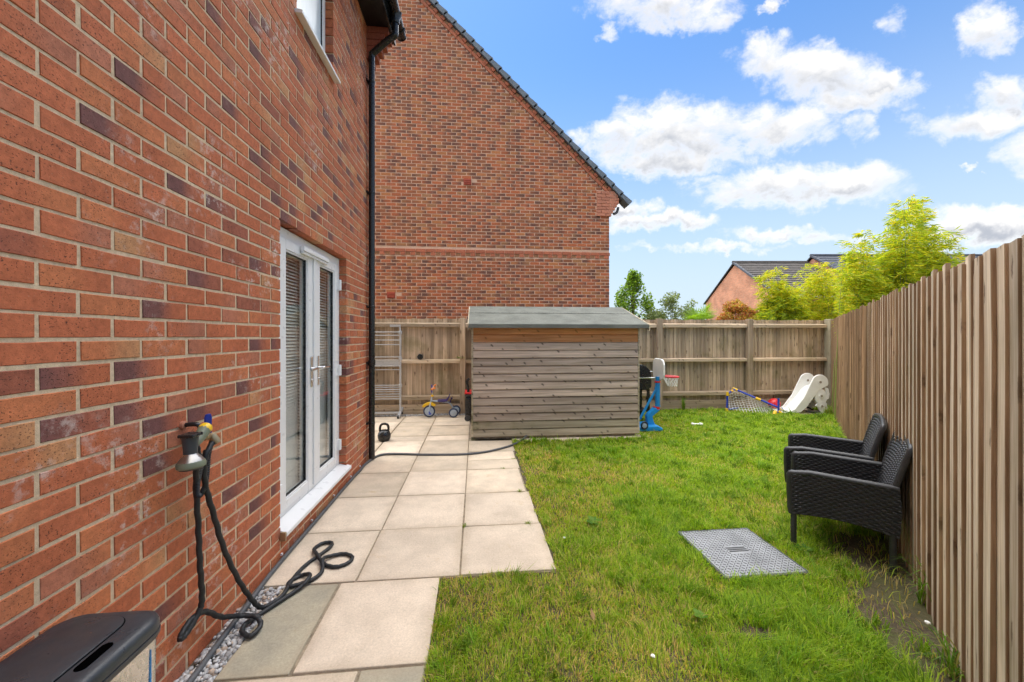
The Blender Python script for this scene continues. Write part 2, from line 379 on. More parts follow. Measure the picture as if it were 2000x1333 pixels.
def npmesh(name, v, f, mat, col=None, parent=None, smooth=False):
    """v (N,3), f (M,k) numpy"""
    me = bpy.data.meshes.new(name); k = f.shape[1]
    me.vertices.add(len(v)); me.vertices.foreach_set('co', v.astype(np.float32).ravel())
    me.loops.add(f.size); me.loops.foreach_set('vertex_index', f.astype(np.int32).ravel())
    me.polygons.add(len(f)); me.polygons.foreach_set('loop_start', np.arange(0, f.size, k, dtype=np.int32))
    if smooth: me.polygons.foreach_set('use_smooth', np.ones(len(f), dtype=bool))
    me.materials.append(mat)
    if col is not None:
        at = me.color_attributes.new('Col', 'FLOAT_COLOR', 'POINT')
        at.data.foreach_set('color', np.concatenate([col, np.ones((len(col), 1))], 1).astype(np.float32).ravel())
    me.update(calc_edges=True); me.validate()
    return link(name, me, parent)
def cam_px(x, y, z):
    Xc = x * CT - y * ST; Z = x * ST + y * CT
    if Z < .2: return None
    return 1000 + 745 * Xc / Z, 657 - (z - 1.42) / Z * 745, Z
# ================================================================== GROUND
g = MB(); g.add([(-150,-60,-.06),(150,-60,-.06),(150,300,-.06),(-150,300,-.06)], [(0,1,2,3)])
o = g.build('ground', M_SOIL); o['kind'] = 'structure'; o['label'] = 'bare ground of the estate'
FX = lambda y: 1.605 + .906 * (y - .979)         # right fence line
g = MB(); g.add([(-.25,-.6,-.022),(FX(-.6)+.1,-.6,-.022),(FX(7.05),7.05,-.022),(-3,7.05,-.022),(-3,4.5,-.022),(-.25,4.5,-.022)], [(0,1,2,3,4,5)])
o = g.build('lawn', M_SOIL); o['kind'] = 'structure'; o['label'] = 'soil bed of the back lawn'
# ------------------------------------------------------------------ patio of separate slabs
patio = thing('patio', 'patio of square beige concrete paving slabs', None, (-.6, 3, 0), kind='structure')
g = MB()
for (x0,y0,x1,y1) in ((-1.24,2.285,.47,4.62),(-3,4.62,-.06,7.0),(-.06,4.62,.47,5.2),(-1.085,.3,-.215,2.285),(5.85,6.45,6.5,7.05),(.47,5.1,2.45,5.24)):
    g.box(x0, y0, -.05, x1, y1, -.011)
g.build('bedding', M_JOINT, patio)
SLABS = []
def slab(x0, y0, x1, y1, m=None, gap=.005):
    j = lambda: rnd.uniform(-.002, .002)
    zt = rnd.uniform(-.002, .002)
    s = MB(); s.box(x0 + gap + j(), y0 + gap + j(), -.045, x1 - gap + j(), y1 - gap + j(), 0)
    tx, ty = rnd.uniform(-.0022, .0022), rnd.uniform(-.0022, .0022)
    cxm, cym = (x0 + x1) / 2, (y0 + y1) / 2
    s.v = [(x, y, z + (zt + tx * (x - cxm) * 3 + ty * (y - cym) * 3 if z > -.02 else 0)) for x, y, z in s.v]
    SLABS.append((x0, y0, x1, y1))
    return s.build('slab', m or (M_SLAB if rnd.random() < .62 else M_SLABB), patio, bevel=.004, seg=2)
rowsA = [2.285,2.878,3.475,4.08,4.66,5.27,5.53,6.13,6.40,6.93]
for a, b in zip(rowsA, rowsA[1:]):
    slab(-1.228, a, -.69, b, M_SLABB if a < 3 else None); slab(-.69, a, -.092, b, M_SLABB if a < 3.2 else None)
rowsC = [2.285,2.875,3.47,4.08,4.385,4.70,5.2]
for k, (a, b) in enumerate(zip(rowsC, rowsC[1:])):
    slab(-.092, a, (.492, .487, .462, .478, .462, .492)[k], b, M_SLABB if k < 2 else M_SLAB)
for a, b in zip([4.70,5.28,5.88,6.48], [5.28,5.88,6.48,6.93]):
    slab(-1.84, a, -1.235, b); slab(-2.45, a, -1.845, b)
slab(-.775, 1.685, -.208, 2.282, M_SLABB); slab(-1.082, 1.685, -.778, 2.282, M_SLABG)
slab(-1.08, 1.09, -.492, 1.678, M_SLAB); slab(-.488, 1.09, -.215, 1.678, M_SLABG)
slab(-1.08, .5, -.49, 1.086, M_SLABB); slab(-.486, .5, -.215, 1.086)
for k in range(4): slab(.494 + k * .49, 5.08, .494 + (k + 1) * .49, 5.36)
slab(5.88, 6.46, 6.2, 6.98); slab(6.205, 6.42, 6.5, 6.98)
# ------------------------------------------------------------------ gravel
def gravel(name, label, x0, y0, x1, y1, n, r0, r1, z, extra=None):
    bmx = bmesh.new(); bmesh.ops.create_icosphere(bmx, subdivisions=1, radius=1)
    V = np.array([v.co for v in bmx.verts]); F = np.array([[v.index for v in f.verts] for f in bmx.faces]); bmx.free()
    vs = []; fs = []; cs = []
    for i in range(n):
        r = nr.uniform(r0, r1); jit = 1 + nr.normal(0, .17, (len(V), 1))
        q = V * jit * r * np.array([nr.uniform(.7, 1.35), nr.uniform(.7, 1.2), nr.uniform(.5, .8)])
        a = nr.uniform(0, 6.28); ca, sa = math.cos(a), math.sin(a); b = nr.normal(0, .35); cb, sb = math.cos(b), math.sin(b)
        q = q @ np.array([[1,0,0],[0,cb,-sb],[0,sb,cb]]) @ np.array([[ca,-sa,0],[sa,ca,0],[0,0,1]])
        vs.append(q + np.array([nr.uniform(x0, x1), nr.uniform(y0, y1), z + nr.uniform(-.008, .012)])); fs.append(F + i * len(V))
        k = nr.random(); c = np.array((.50,.49,.48)) if k < .62 else np.array((.30,.285,.275)) if k < .88 else np.array((.46,.36,.28))
        cs.append(np.tile(c * nr.uniform(.8, 1.25), (len(V), 1)))
    o = npmesh(name, np.concatenate(vs), np.concatenate(fs), M_STONE, np.concatenate(cs)); o['kind'] = 'stuff'; o['label'] = label; o['category'] = 'gravel'
gravel('gravel', 'loose grey gravel strip between house wall and grey slab', -1.228, .9, -1.085, 2.275, 1500, .008, .0155, -.012)
gravel('gravel', 'loose gravel strip along the foot of the back fence', -2.6, 6.92, -.12, 7.03, 1100, .008, .015, 0)
gravel('gravel', 'gravel behind the slide in the fence corner', 6.1, 6.97, 6.85, 7.05, 200, .01, .02, .0)
g = MB(); g.box(-1.24, .5, -.06, -1.083, 2.285, -.03); o = g.build('gravel_bed', M_JOINT); o['kind'] = 'structure'; o['label'] = 'sandy bed under gravel'
# ================================================================== LEFT HOUSE
XW = -1.2345
house = thing('brick_house', 'red brick house along the left with white french door', 'house', (-1.4, 2.5, 0))
g = MB(); XC = XW - .0032
D0, D1, DZ0, DZ1 = 2.553, 3.7905, .135, 2.16; W0, W1, WZ0, WZ1 = 2.778, 3.453, 3.66, 4.86
YC = 4.578; YB = -1.2; e = .014
def core(y0, y1, z0, z1): g.box(XW - .30, y0, z0, XC, y1, z1)
core(YB, D0 - e, -.05, 5.0); core(D1 + e, YC - e, -.05, 5.0)
core(D0 - e, D1 + e, -.05, DZ0 - e); core(D0 - e, D1 + e, DZ1 + e, WZ0 - e); core(D0 - e, W0 - e, WZ0 - e, 5.0); core(W1 + e, D1 + e, WZ0 - e, 5.0); core(W0 - e, W1 + e, WZ1 + e, 5.0)
g.box(-7, YC - .31, -.05, XW - .30, YC - e, 5.0); g.box(-7, YB, -.05, XW - .3, YB + .3, 5.0)
wall = g.build('wall', M_MORT, house)
def pal_left(r):
    k = r.random()
    red = (.465,.135,.060); ora = (.51,.168,.070); tan = (.51,.245,.112); pur = (.175,.072,.064); pnk = (.43,.155,.088); drk = (.32,.10,.058)
    if k < .46: a, b = red, r.choice((ora, red, red, pnk))
    elif k < .64: a, b = ora, r.choice((red, red, ora, tan))
    elif k < .85: a, b = r.choice((pur, pur, drk)), r.choice((red, red, drk))
    elif k < .90: a, b = tan, r.choice((ora, red))
    else: a, b = pnk, r.choice((red, ora))
    f = r.uniform(.9, 1.08); g_ = r.uniform(.9, 1.08)
    return tuple(x * f for x in a), tuple(x * g_ for x in b)
def pal_gable(r):
    red = (.49,.140,.054); ora = (.50,.185,.066); dk = (.17,.076,.052); brn = (.34,.118,.052); kh = (.39,.175,.072)
    k = r.random()
    a = red if k < .55 else ora if k < .74 else brn if k < .93 else kh
    b = dk if r.random() < .55 else brn if r.random() < .5 else a
    if r.random() < .2: a, b = b, a
    f = r.uniform(.9, 1.08); return tuple(x * f for x in a), tuple(x * f for x in b)
def brick(mb, T, u0, u1, v0, v1, dep, cl, cr, r, nu=3, ch=.002, jit=.0018, proud=0.0):
    """T(u,v,n)->xyz, n outwards from the wall face"""
    jt = lambda k=1: r.uniform(-jit, jit) * k
    vs = []; cs = []
    us = [u0 + (u1 - u0) * i / nu for i in range(nu + 1)]
    ua, ub, va, vb = u0 + jt(), u1 + jt(), v0 + jt(), v1 + jt()
    pr = proud + jt(.8)
    mid = r.uniform(.35, .7)
    def colr(i):
        x = i / nu; w = min(1, max(0, (x - mid) / .5 + .5)); w = w * w * (3 - 2 * w)
        return tuple(a + (b - a) * w for a, b in zip(cl, cr))
    for i in range(nu + 1):
        x = ua + (ub - ua) * i / nu; xi = x + (ch if i == 0 else -ch if i == nu else 0); w0 = jt(.7); w1 = jt(.7); c = colr(i)
        vs += [T(x, va + w0, -dep), T(x, va + w0, pr - ch), T(xi, va + ch + w0, pr), T(xi, vb - ch + w1, pr), T(x, vb + w1, pr - ch), T(x, vb + w1, -dep)]
        cs += [c] * 6
    fs = []
    for i in range(nu):
        a = i * 6; b = a + 6
        for k in range(5): fs.append((a + k, b + k, b + k + 1, a + k + 1))
    for s_ in (0, nu):
        a = s_ * 6; q = (a, a + 1, a + 2, a + 3, a + 4, a + 5); fs.append(q if s_ else q[::-1])
    mb.add(vs, fs, 0, cs)
def emit_bricks(lst, parent, mat, limit, name='brick', rest='brickwork', restlabel=''):
    """lst: (score, dict args); the largest in view are parts, the others one mesh"""
    lst.sort(key=lambda a: -a[0]); more = MB(); more.c = []
    for i, (sc, kw) in enumerate(lst):
        if i < limit and sc > 0:
            mb = MB(); brick(mb, **kw); mb.build(name, mat, parent)
        else: brick(more, **kw)
    if more.v:
        o = more.build(rest, mat, parent); o['kind'] = 'stuff'; o['label'] = restlabel
def view_score(c, area_dir, size):
    p = cam_px(*c)
    if p is None or not (-15 < p[0] < 2015 and -15 < p[1] < 1345): return 0
    v = Vector(c) - Vector((0, 0, 1.42)); return size * abs(v.normalized().dot(Vector(area_dir))) / v.length_squared
TL = lambda u, v, n: (XW + n, u, v)
lst = []; br = random.Random(3)
for k in range(-1, 66):
    z0 = .06 + .075 * k + .0055; z1 = z0 + .064; zm = (z0 + z1) / 2; off = .1125 if k % 2 else 0.0
    for j in range(-16, 11):
        a = D0 + .225 * j + off + .006; b = a + .213
        segs = [(a, b)]
        if DZ0 < zm < DZ1: segs = [s for s in ((a, min(b, D0 - .0)), (max(a, D1 + .0), b)) if s[1] - s[0] > .03]
        if WZ0 < zm < WZ1: segs = [s for s in ((a, min(b, W0)), (max(a, W1), b)) if s[1] - s[0] > .03]
        for (y0, y1) in segs:
            y1 = min(y1, YC)
            if y1 - y0 < .03 or y0 < -1.1: continue
            hid = (y0 < 1.3 and z1 < .55)
            cl, cr = pal_left(br)
            lst.append((0 if hid else view_score((XW, (y0 + y1) / 2, zm), (1, 0, 0), y1 - y0), dict(T=TL, u0=y0, u1=y1, v0=z0, v1=z1, dep=.095, cl=cl, cr=cr, r=br)))
emit_bricks(lst, wall, M_BRICK, 300, restlabel='smaller red bricks of the house wall higher up and further along')
# interior room
g = MB(); x0, x1, y0, y1, z0, z1 = -4.5, XW - .301, 1.2, 4.25, .1, 2.42
g.add([(x0,y0,z0),(x1,y0,z0),(x1,y1,z0),(x0,y1,z0),(x0,y0,z1),(x1,y0,z1),(x1,y1,z1),(x0,y1,z1)], [(0,1,2,3),(4,5,6,7),(0,1,5,4),(2,3,7,6),(3,0,4,7)])
g.build('interior', M_ROOM, house)
# ---- french door
XF = -1.2995
door = MB()
door.box(XF - .07, D0 - .0, .20, XF, D0 + .068, 2.158); door.box(XF - .07, 3.722, .20, XF, D1 - .0, 2.158)
door.box(XF - .07, D0 + .068, 2.085, XF - .001, 3.722, 2.157); door.box(XF - .07, D0 + .068, .20, XF - .001, 3.722, .236)
dframe = door.build('door', M_WHITE, house, bevel=.004)
tag(dframe, 'white upvc french door with two glazed leaves')
def leaf(y0, y1, g0, g1, z0, z1, gz0, gz1):
    L = MB(); xa, xb = XF - .055, XF + .012
    L.box(xa, y0, z0, xb, g0, z1); L.box(xa, g1, z0, xb, y1, z1); L.box(xa, g0, z0, xb - .0005, g1, gz0); L.box(xa, g0, gz1, xb - .0005, g1, z1)
    L.build('door_leaf', M_WHITE, dframe, bevel=.003)
    Bd = MB(); w = .014; xs = XF + .006
    for (a0, a1, b0, b1) in ((g0 + .001, g0 + w, gz0 + .001, gz1 - .001), (g1 - w, g1 - .001, gz0 + .001, gz1 - .001)): Bd.box(XF - .02, a0, b0, xs, a1, b1)
    for (b0, b1) in ((gz0 + .001, gz0 + w), (gz1 - w, gz1 - .001)): Bd.box(XF - .02, g0 + w, b0, xs - .0006, g1 - w, b1)
    Bd.build('glazing_bead', M_WHITE, dframe, bevel=.002)
    Gk = MB(); k = .006
    for (a0, a1) in ((g0 + w, g0 + w + k), (g1 - w - k, g1 - w)): Gk.box(XF - .018, a0, gz0 + w, XF - .0005, a1, gz1 - w)
    for (b0, b1) in ((gz0 + w, gz0 + w + k), (gz1 - w - k, gz1 - w)): Gk.box(XF - .018, g0 + w + k, b0, XF - .001, g1 - w - k, b1)
    Gk.build('gasket', M_BLACK, dframe)
    Pn = MB(); Pn.box(XF - .020, g0 + .012, gz0 + .012, XF - .014, g1 - .012, gz1 - .012); Pn.build('pane', M_GLASS, dframe)
leaf(D0 + .07, 3.192, 2.735, 3.085, .238, 2.083, .30, 2.015); leaf(3.198, 3.720, 3.305, 3.640, .238, 2.083, .30, 2.015)
g = MB(); g.box(XF + .0125, 3.165, .24, XF + .024, 3.222, 2.08); g.build('meeting_stile', M_WHITE, dframe, bevel=.003)
for yy, sgn in ((3.135, -1), (3.262, 1)):
    h = MB(); h.box(XF + .0125, yy - .016, 1.02, XF + .020, yy + .016, 1.26); h.build('handle_plate', M_CHROME, dframe, bevel=.006)
    h = MB(); h.tube(spline([(XF + .012, yy, 1.165), (XF + .055, yy, 1.165), (XF + .062, yy + sgn * .02, 1.166), (XF + .062, yy + sgn * .11, 1.160)], 6), .009, 10)
    h.build('handle', M_CHROME, dframe, smooth=True)
    h = MB(); h.lathe([(.009, 0), (.009, .010), (.006, .012)], (XF + .020, yy, 1.075), (1, 0, 0), 12); h.build('lock_cylinder', M_SILVER, dframe)
for zz in (1.90, 1.10, .40):
    for yy in (2.612, 3.722):
        h = MB(); h.box(XF + .001, yy - .012, zz - .05, XF + .038, yy + .022, zz + .05); h.box(XF + .001, yy + .022, zz - .03, XF + .028, yy + .04, zz + .03); h.build('hinge', M_WHITE, dframe, bevel=.004)
h = MB(); h.box(XF + .0135, 2.94, 2.05, XF + .045, 3.42, 2.084); h.box(XF + .016, 2.945, 2.030, XF + .036, 3.415, 2.0495); h.build('trickle_vent', M_WHITE, dframe, bevel=.004)
h = MB(); fn = lambda a, b, d: (a, d, b)
h.prism([(XF - .06, .138), (XW + .034, .138), (XW + .038, .144), (XW + .038, .166), (XW + .032, .171), (XF + .0, .198), (XF - .06, .198)], fn, D0 + .003, D1 + .035)
h.build('door_sill', M_WHITE, dframe, bevel=.002)
h = MB(); h.box(XW + .002, D0 - .012, .12, XW + .036, D0 + .002, .175); h.build('sill_end_cap', M_BRASS, dframe, bevel=.002)
def blind(y0, y1, z0, z1, label):
    b = MB(); z = z0; x = XF - .075
    while z < z1:
        t = R(38); dx = .0125 * math.cos(t); dzz = .0125 * math.sin(t)
        b.add([(x - dx, y0, z + dzz), (x + dx, y0, z - dzz), (x + dx, y1, z - dzz), (x - dx, y1, z + dzz), (x - dx, y0, z + dzz + .0012), (x + dx, y0, z - dzz + .0012), (x + dx, y1, z - dzz + .0012), (x - dx, y1, z + dzz + .0012)],
              [(3,2,1,0),(4,5,6,7),(0,1,5,4),(1,2,6,5),(2,3,7,6),(3,0,4,7)]); z += .0245
    root = thing('window_blind', label, 'blind', (x, y0, z0), 'venetian blinds behind the french door')
    sl_ = b.build('slats', M_BLIND, root); sl_['kind'] = 'stuff'
    b = MB(); b.box(x - .02, y0, z1 + .005, x + .02, y1, z1 + .035); b.build('head_rail', M_BLIND, root)
    b = MB()
    for yy in (y0 + .07, y1 - .07): b.tube([(x + .012, yy, z0), (x + .012, yy, z1 + .01)], .0012, 4)
    b.build('ladder_cord', M_BLIND, root)
blind(2.70, 3.12, .27, 2.0, 'slatted venetian blind behind the left door pane'); blind(3.27, 3.69, .27, 2.0, 'slatted venetian blind behind the right door pane')
# ---- upper window
wf = MB(); wf.box(XF - .06, W0, WZ0, XF, W0 + .06, WZ1); wf.box(XF - .06, W1 - .06, WZ0, XF, W1, WZ1); wf.box(XF - .06, W0 + .06, WZ0, XF - .001, W1 - .06, WZ0 + .06); wf.box(XF - .06, W0 + .06, WZ1 - .06, XF - .001, W1 - .06, WZ1)
win = wf.build('window', M_WHITE, house, bevel=.004); win['label'] = 'upper white window with frosted pane'
h = MB(); h.box(XF - .03, W0 + .055, WZ0 + .055, XF - .012, W1 - .055, WZ1 - .055); h.build('pane', M_FROST, win)
h = MB()
for (a, b_, c, d_) in ((W0 + .0605, W0 + .07, WZ0 + .061, WZ1 - .061), (W1 - .07, W1 - .0605, WZ0 + .061, WZ1 - .061)): h.box(XF - .02, a, c, XF - .004, b_, d_)
h.build('gasket', M_BLACK, win)
h = MB(); h.prism([(XF + .002, WZ0 - .012), (XW + .05, WZ0 - .02), (XW + .052, WZ0 - .0), (XW + .046, WZ0 + .004), (XF + .002, WZ0 + .022)], fn, W0 - .035, W1 + .035); h.build('sill', M_WHITE, win, bevel=.002)
# ---- eaves
h = MB(); h.box(XW - .3, YB, 4.955, -.985, YC + .16, 4.967); soff = h.build('soffit', M_SOFFIT, house)
h = MB(); h.box(-.985, YB, 4.94, -.965, YC + .16, 5.14); h.build('fascia', M_BLACK, house, bevel=.003)
def half_gutter(y0, y1):
    h = MB(); n = 12; cx_, cz, r1, r2 = -.905, 5.085, .058, .054
    vs = []
    for y in (y0, y1):
        for r in (r1, r2):
            for i in range(n + 1):
                a = math.pi + math.pi * i / n; vs.append((cx_ + r * math.cos(a), y, cz + r * math.sin(a)))
    k = n + 1; fs = []
    for i in range(n): fs += [(i, i + 1, 2 * k + i + 1, 2 * k + i), (k + i, 3 * k + i, 3 * k + i + 1, k + i + 1), (i, k + i, k + i + 1, i + 1), (2 * k + i, 2 * k + i + 1, 3 * k + i + 1, 3 * k + i)]
    fs += [(0, 2 * k, 3 * k, k), (n, k + n, 3 * k + n, 2 * k + n)]
    h.add(vs, fs); return h
gut = half_gutter(YB, YC + .19).build('gutter', M_BLACK, house, smooth=True)
h = MB(); h.lathe([(.063, 0), (.063, .012), (.05, .016)], (-.905, YC + .185, 5.085), (0, 1, 0), 24); h.v = [(x, y, min(z, 5.088)) for x, y, z in h.v]; h.build('end_cap', M_BLACK, gut)
for yy in (4.12, 4.42, YC + .06):
    h = MB(); h.tube([(-.905 + .063 * math.cos(math.pi + math.pi * i / 14), yy, 5.085 + .063 * math.sin(math.pi + math.pi * i / 14)) for i in range(15)], .012, 6); h.build('gutter_bracket', M_BLACK, gut, smooth=True)
PY = 4.50; PX = XW + .05
h = MB(); h.tube([(PX, PY, .02), (PX, PY, 4.60)], .034, 20)
pipe = h.build('downpipe', M_BLACK, house, smooth=True); pipe['label'] = 'black plastic downpipe at the house corner'
h = MB(); h.tube(spline([(PX, PY, 4.56), (PX, PY, 4.63), (PX + .03, PY - .01, 4.665), (PX + .2, PY - .06, 4.78), (-.915, PY - .08, 4.815), (-.905, PY - .08, 4.86), (-.905, PY - .08, 5.04)], 6), .036, 16); h.build('swan_neck', M_BLACK, pipe, smooth=True)
h = MB(); h.lathe([(.045, 0), (.05, .02), (.05, .05), (.07, .1)], (-.905, PY - .08, 4.95), n=20); h.build('outlet', M_BLACK, pipe, smooth=True)
for zz in (4.33, 3.06, 1.757, 1.118, .426):
    h = MB(); h.lathe([(.037, -.013), (.0385, -.008), (.0385, .008), (.037, .013)], (PX, PY, zz), n=20); h.box(XW - .002, PY - .045, zz - .012, XW + .016, PY + .045, zz + .012)
    if zz == 1.118: h.lathe([(.041, -.03), (.041, .03)], (PX, PY, zz), n=20)
    h.build('pipe_clip', M_BLACK, pipe, bevel=.002)
# corbelled kneeler bricks at the corner under the eaves
for k in range(5):
    mb = MB(); z0 = 4.955 - .075 * (k + 1); pr = .235 - .046 * k; cl = (.30,.085,.05); cr = (.33,.10,.055)
    brick(mb, lambda u, v, n: (XW + n, u, v), YC - .1, YC + .115, z0 + .004, z0 + .071, .1, cl, cr, br, proud=pr); mb.build('brick', M_BRICK, wall)
# roof slab of the house
h = MB(); h.prism([(-.93, 5.14), (-5.2, 8.6), (-5.2, 8.72), (-.90, 5.26)], fn, YB, YC + .2); h.build('roof', M_ROOF, house)
# ================================================================== NEIGHBOUR GABLE
YG = 8.8
gab = thing('brick_house', 'tall neighbouring brick house gable behind the fence', 'house', (.5, 9, 0))
P0 = Vector((-1.293, 9.037)); SLD = Vector((4.328, -4.156)).normalized(); SLN = Vector((-SLD.y, SLD.x)) if -SLD.y * 1 > 0 else Vector((SLD.y, -SLD.x))
if SLN.y < 0: SLN = -SLN
line_z = lambda x: P0.y + (x - P0.x) * SLD.y / SLD.x
AX = -2.25; AZ = line_z(AX)
GR = 3.16
g = MB(); fy = lambda a, b, d: (a, d, b)
g.prism([(GR - .005, -.05), (GR - .005, line_z(GR) + .06), (AX, AZ + .06), (2 * AX - GR, line_z(GR)), (2 * AX - GR, -.05)], fy, YG + .003, YG + 7)
gwall = g.build('wall', M_MORT2, gab)
lst = []; br2 = random.Random(5)
TG = lambda u, v, n: (u, YG - n, v)
vents = [(-.175, 4.953), (-1.881, 2.342)]
for k in range(0, 116):
    z0 = 1.2075 + .075 * k; z1 = z0 + .0605; zm = z0 + .030
    if 3.325 < zm < 3.425 or (3.25 < zm < 3.33): continue
    off = .1125 if k % 2 else 0
    for j in range(0, 28):
        b = GR - .225 * j + off; a = b - .209
        b = min(b, GR)
        lim = P0.x + (zm + .03 - P0.y) * SLD.x / SLD.y + .02
        b = min(b, lim)
        if b - a < .03 or a < -2.75: continue
        if 4.27 < zm < 4.9 and b > 2.86: b = 2.845
        if b - a < .03: continue
        if any(abs((a + b) / 2 - vx) < .11 and abs(zm - vz) < .06 for vx, vz in vents): continue
        cl, cr = pal_gable(br2)
        hid = (z1 < 1.72) or (a < -2.25)
        lst.append((0 if hid else view_score(((a + b) / 2, YG, zm), (0, 1, 0), b - a), dict(T=TG, u0=a, u1=b, v0=z0, v1=z1, dep=.03, cl=cl, cr=cr, r=br2, nu=2)))
emit_bricks(lst, gwall, M_BRICK2, 300, restlabel='rest of the brindled bricks of the neighbouring gable')
PINK = (.49, .155, .08); BRN = (.36, .17, .08)
def gbrick(T, u0, u1, v0, v1, c, proud, parent=gwall, name='brick'):
    mb = MB(); f = br2.uniform(.88, 1.1); c = tuple(x * f for x in c); brick(mb, T, u0, u1, v0, v1, .03, c, c, br2, nu=1, proud=proud); mb.build(name, M_BRICK2, parent)
x = -2.7
while x < GR:
    gbrick(TG, x, min(x + .215, GR + .012), 3.328, 3.398, PINK, .012); x += .225
x = -2.7; i = 0
while x < GR - .05:
    gbrick(TG, x, x + .104, 3.253, 3.322, PINK if i % 2 else BRN, .012 if i % 2 else .0); x += .1125; i += 1
# verge: stretcher course, dentil course, tiles
TV = lambda u, v, n: (P0.x + SLD.x * u + SLN.x * v, YG - n, P0.y + SLD.y * u + SLN.y * v)
LV = (Vector((3.09, line_z(3.09))) - P0).length
u = -1.3
while u < LV:
    gbrick(TV, u, min(u + .215, LV + .02), .0, .066, PINK, .018); u += .225
u = -1.3; i = 0
while u < LV + .05:
    gbrick(TV, u, u + .104, .072, .136, PINK if i % 2 else BRN, .03 if i % 2 else .008); u += .1125; i += 1
roofg = MB()
roofg.prism([(-1.33, .14), (LV + .40, .14), (LV + .40, .19), (-1.33, .19)], lambda a, b, d: TV(a, b, -d), -.028, 7.1)
roofo = roofg.build('roof', M_ROOFD, gab)
u = -1.36
while u < LV + .34:
    t_ = MB(); L = .33
    t_.prism([(u, .150), (u + L, .144), (u + L, .258), (u + L - .015, .268), (u, .238)], lambda a, b, d: TV(a, b, -d), -.075, .22)
    t_.build('verge_tile', M_TILE, roofo, bevel=.004); u += .285
# kneeler
redge = [3.20, 3.245, 3.29, 3.34, 3.386, 3.39, 3.388, 3.39]
for k in range(8):
    z0 = 4.262 + .075 * k; x0 = 2.852; xr = redge[k]
    ztop = line_z(3.0)
    x = x0 - (.1125 if k % 2 else 0); 
    while x < xr - .02:
        a = max(x, x0); b = min(x + .215, xr)
        b = min(b, P0.x + (z0 + .035 - P0.y) * SLD.x / SLD.y + .19)
        if b - a > .03: gbrick(TG, a, b, z0, z0 + .066, (.58, .23, .14), .026)
        x += .225
h = MB(); h.box(3.16, YG - .02, 4.26, 3.385, YG + .3, 4.86); h.v = [(min(x, 3.15 + (z - 4.2) * .36), y, z) for x, y, z in h.v]; h.build('kneeler_core', M_MORT2, gab)
h = MB(); h.tube(spline([(3.40, YG + .05, 4.50), (3.36, YG + .05, 4.38), (3.28, YG + .05, 4.34)], 5), .03, 10); h.build('downpipe', M_DGREY, gab, smooth=True)
for vx, vz in vents:
    h = MB(); h.box(vx - .1, YG - .02, vz - .07, vx + .075, YG + .01, vz + .07)
    for q in range(3): h.box(vx - .085, YG - .03, vz - .05 + q * .038, vx + .06, YG - .019, vz - .03 + q * .038)
    h.build('vent_cover', M_CLAY, gab, bevel=.003)
# ================================================================== BACK FENCE
bf = thing('timber_fence', 'weathered timber board fence with posts along the back of the garden', 'fence', (2.3, 7.08, 0))
x = -2.75
while x < 7.06:
    w_ = .088 + rnd.uniform(-.006, .006); zt = 1.742 + rnd.uniform(-.008, .006); lean = rnd.uniform(-.003, .003)
    t0, t1 = (.022, .010)
    yf = 7.10 + rnd.uniform(0, .004)
    b = MB()
    b.add([(x, yf - .010, .17), (x + w_, yf + .002, .17), (x + w_, yf + .012, .17), (x, yf + .012, .17), (x + lean, yf - .010, zt), (x + w_ + lean, yf + .002, zt), (x + w_ + lean, yf + .012, zt), (x + lean, yf + .012, zt)],
          [(3,2,1,0),(4,5,6,7),(0,1,5,4),(1,2,6,5),(2,3,7,6),(3,0,4,7)]); b.build('board', M_WEATH, bf); x += .079 + rnd.uniform(-.002, .003)
posts = [-2.2, -.235, 1.62, 3.51, 5.36]
for px_ in posts:
    b = MB(); b.box(px_ - .05, 6.985, -.05, px_ + .05, 7.083, 1.755); b.build('post', M_WEATH, bf, bevel=.006)
b = MB(); b.box(7.02, 6.95, -.05, 7.16, 7.085, 1.76); o = b.build('post', woodmat('pale_post', (.42, .36, .24), (.52, .46, .33), 2, .3, (.2, .14, .09), .3), bf, bevel=.008); o['label'] = 'paler corner post'
ends = [-2.75] + posts + [7.03]
for a, c in zip(ends, ends[1:]):
    a2 = a + (.051 if a > -2.7 else 0); c2 = c - (.051 if c < 7 else 0)
    for (z0, z1) in ((1.585, 1.66), (.925, .99), (.27, .345)):
        b = MB(); dz = rnd.uniform(-.006, .006)
        b.prism([(7.02, z0 + dz), (7.087, z0 + dz - .0), (7.087, z1 + dz + .006), (7.02, z1 + dz - .012)], lambda p, q, d: (d, p, q), a2, c2); b.build('rail', M_RAIL, bf, bevel=.003)
    b = MB(); b.box(a2, 7.05, -.05, c2, 7.082, .178 + rnd.uniform(-.006, .006)); b.build('gravel_board', M_RAIL, bf, bevel=.003)
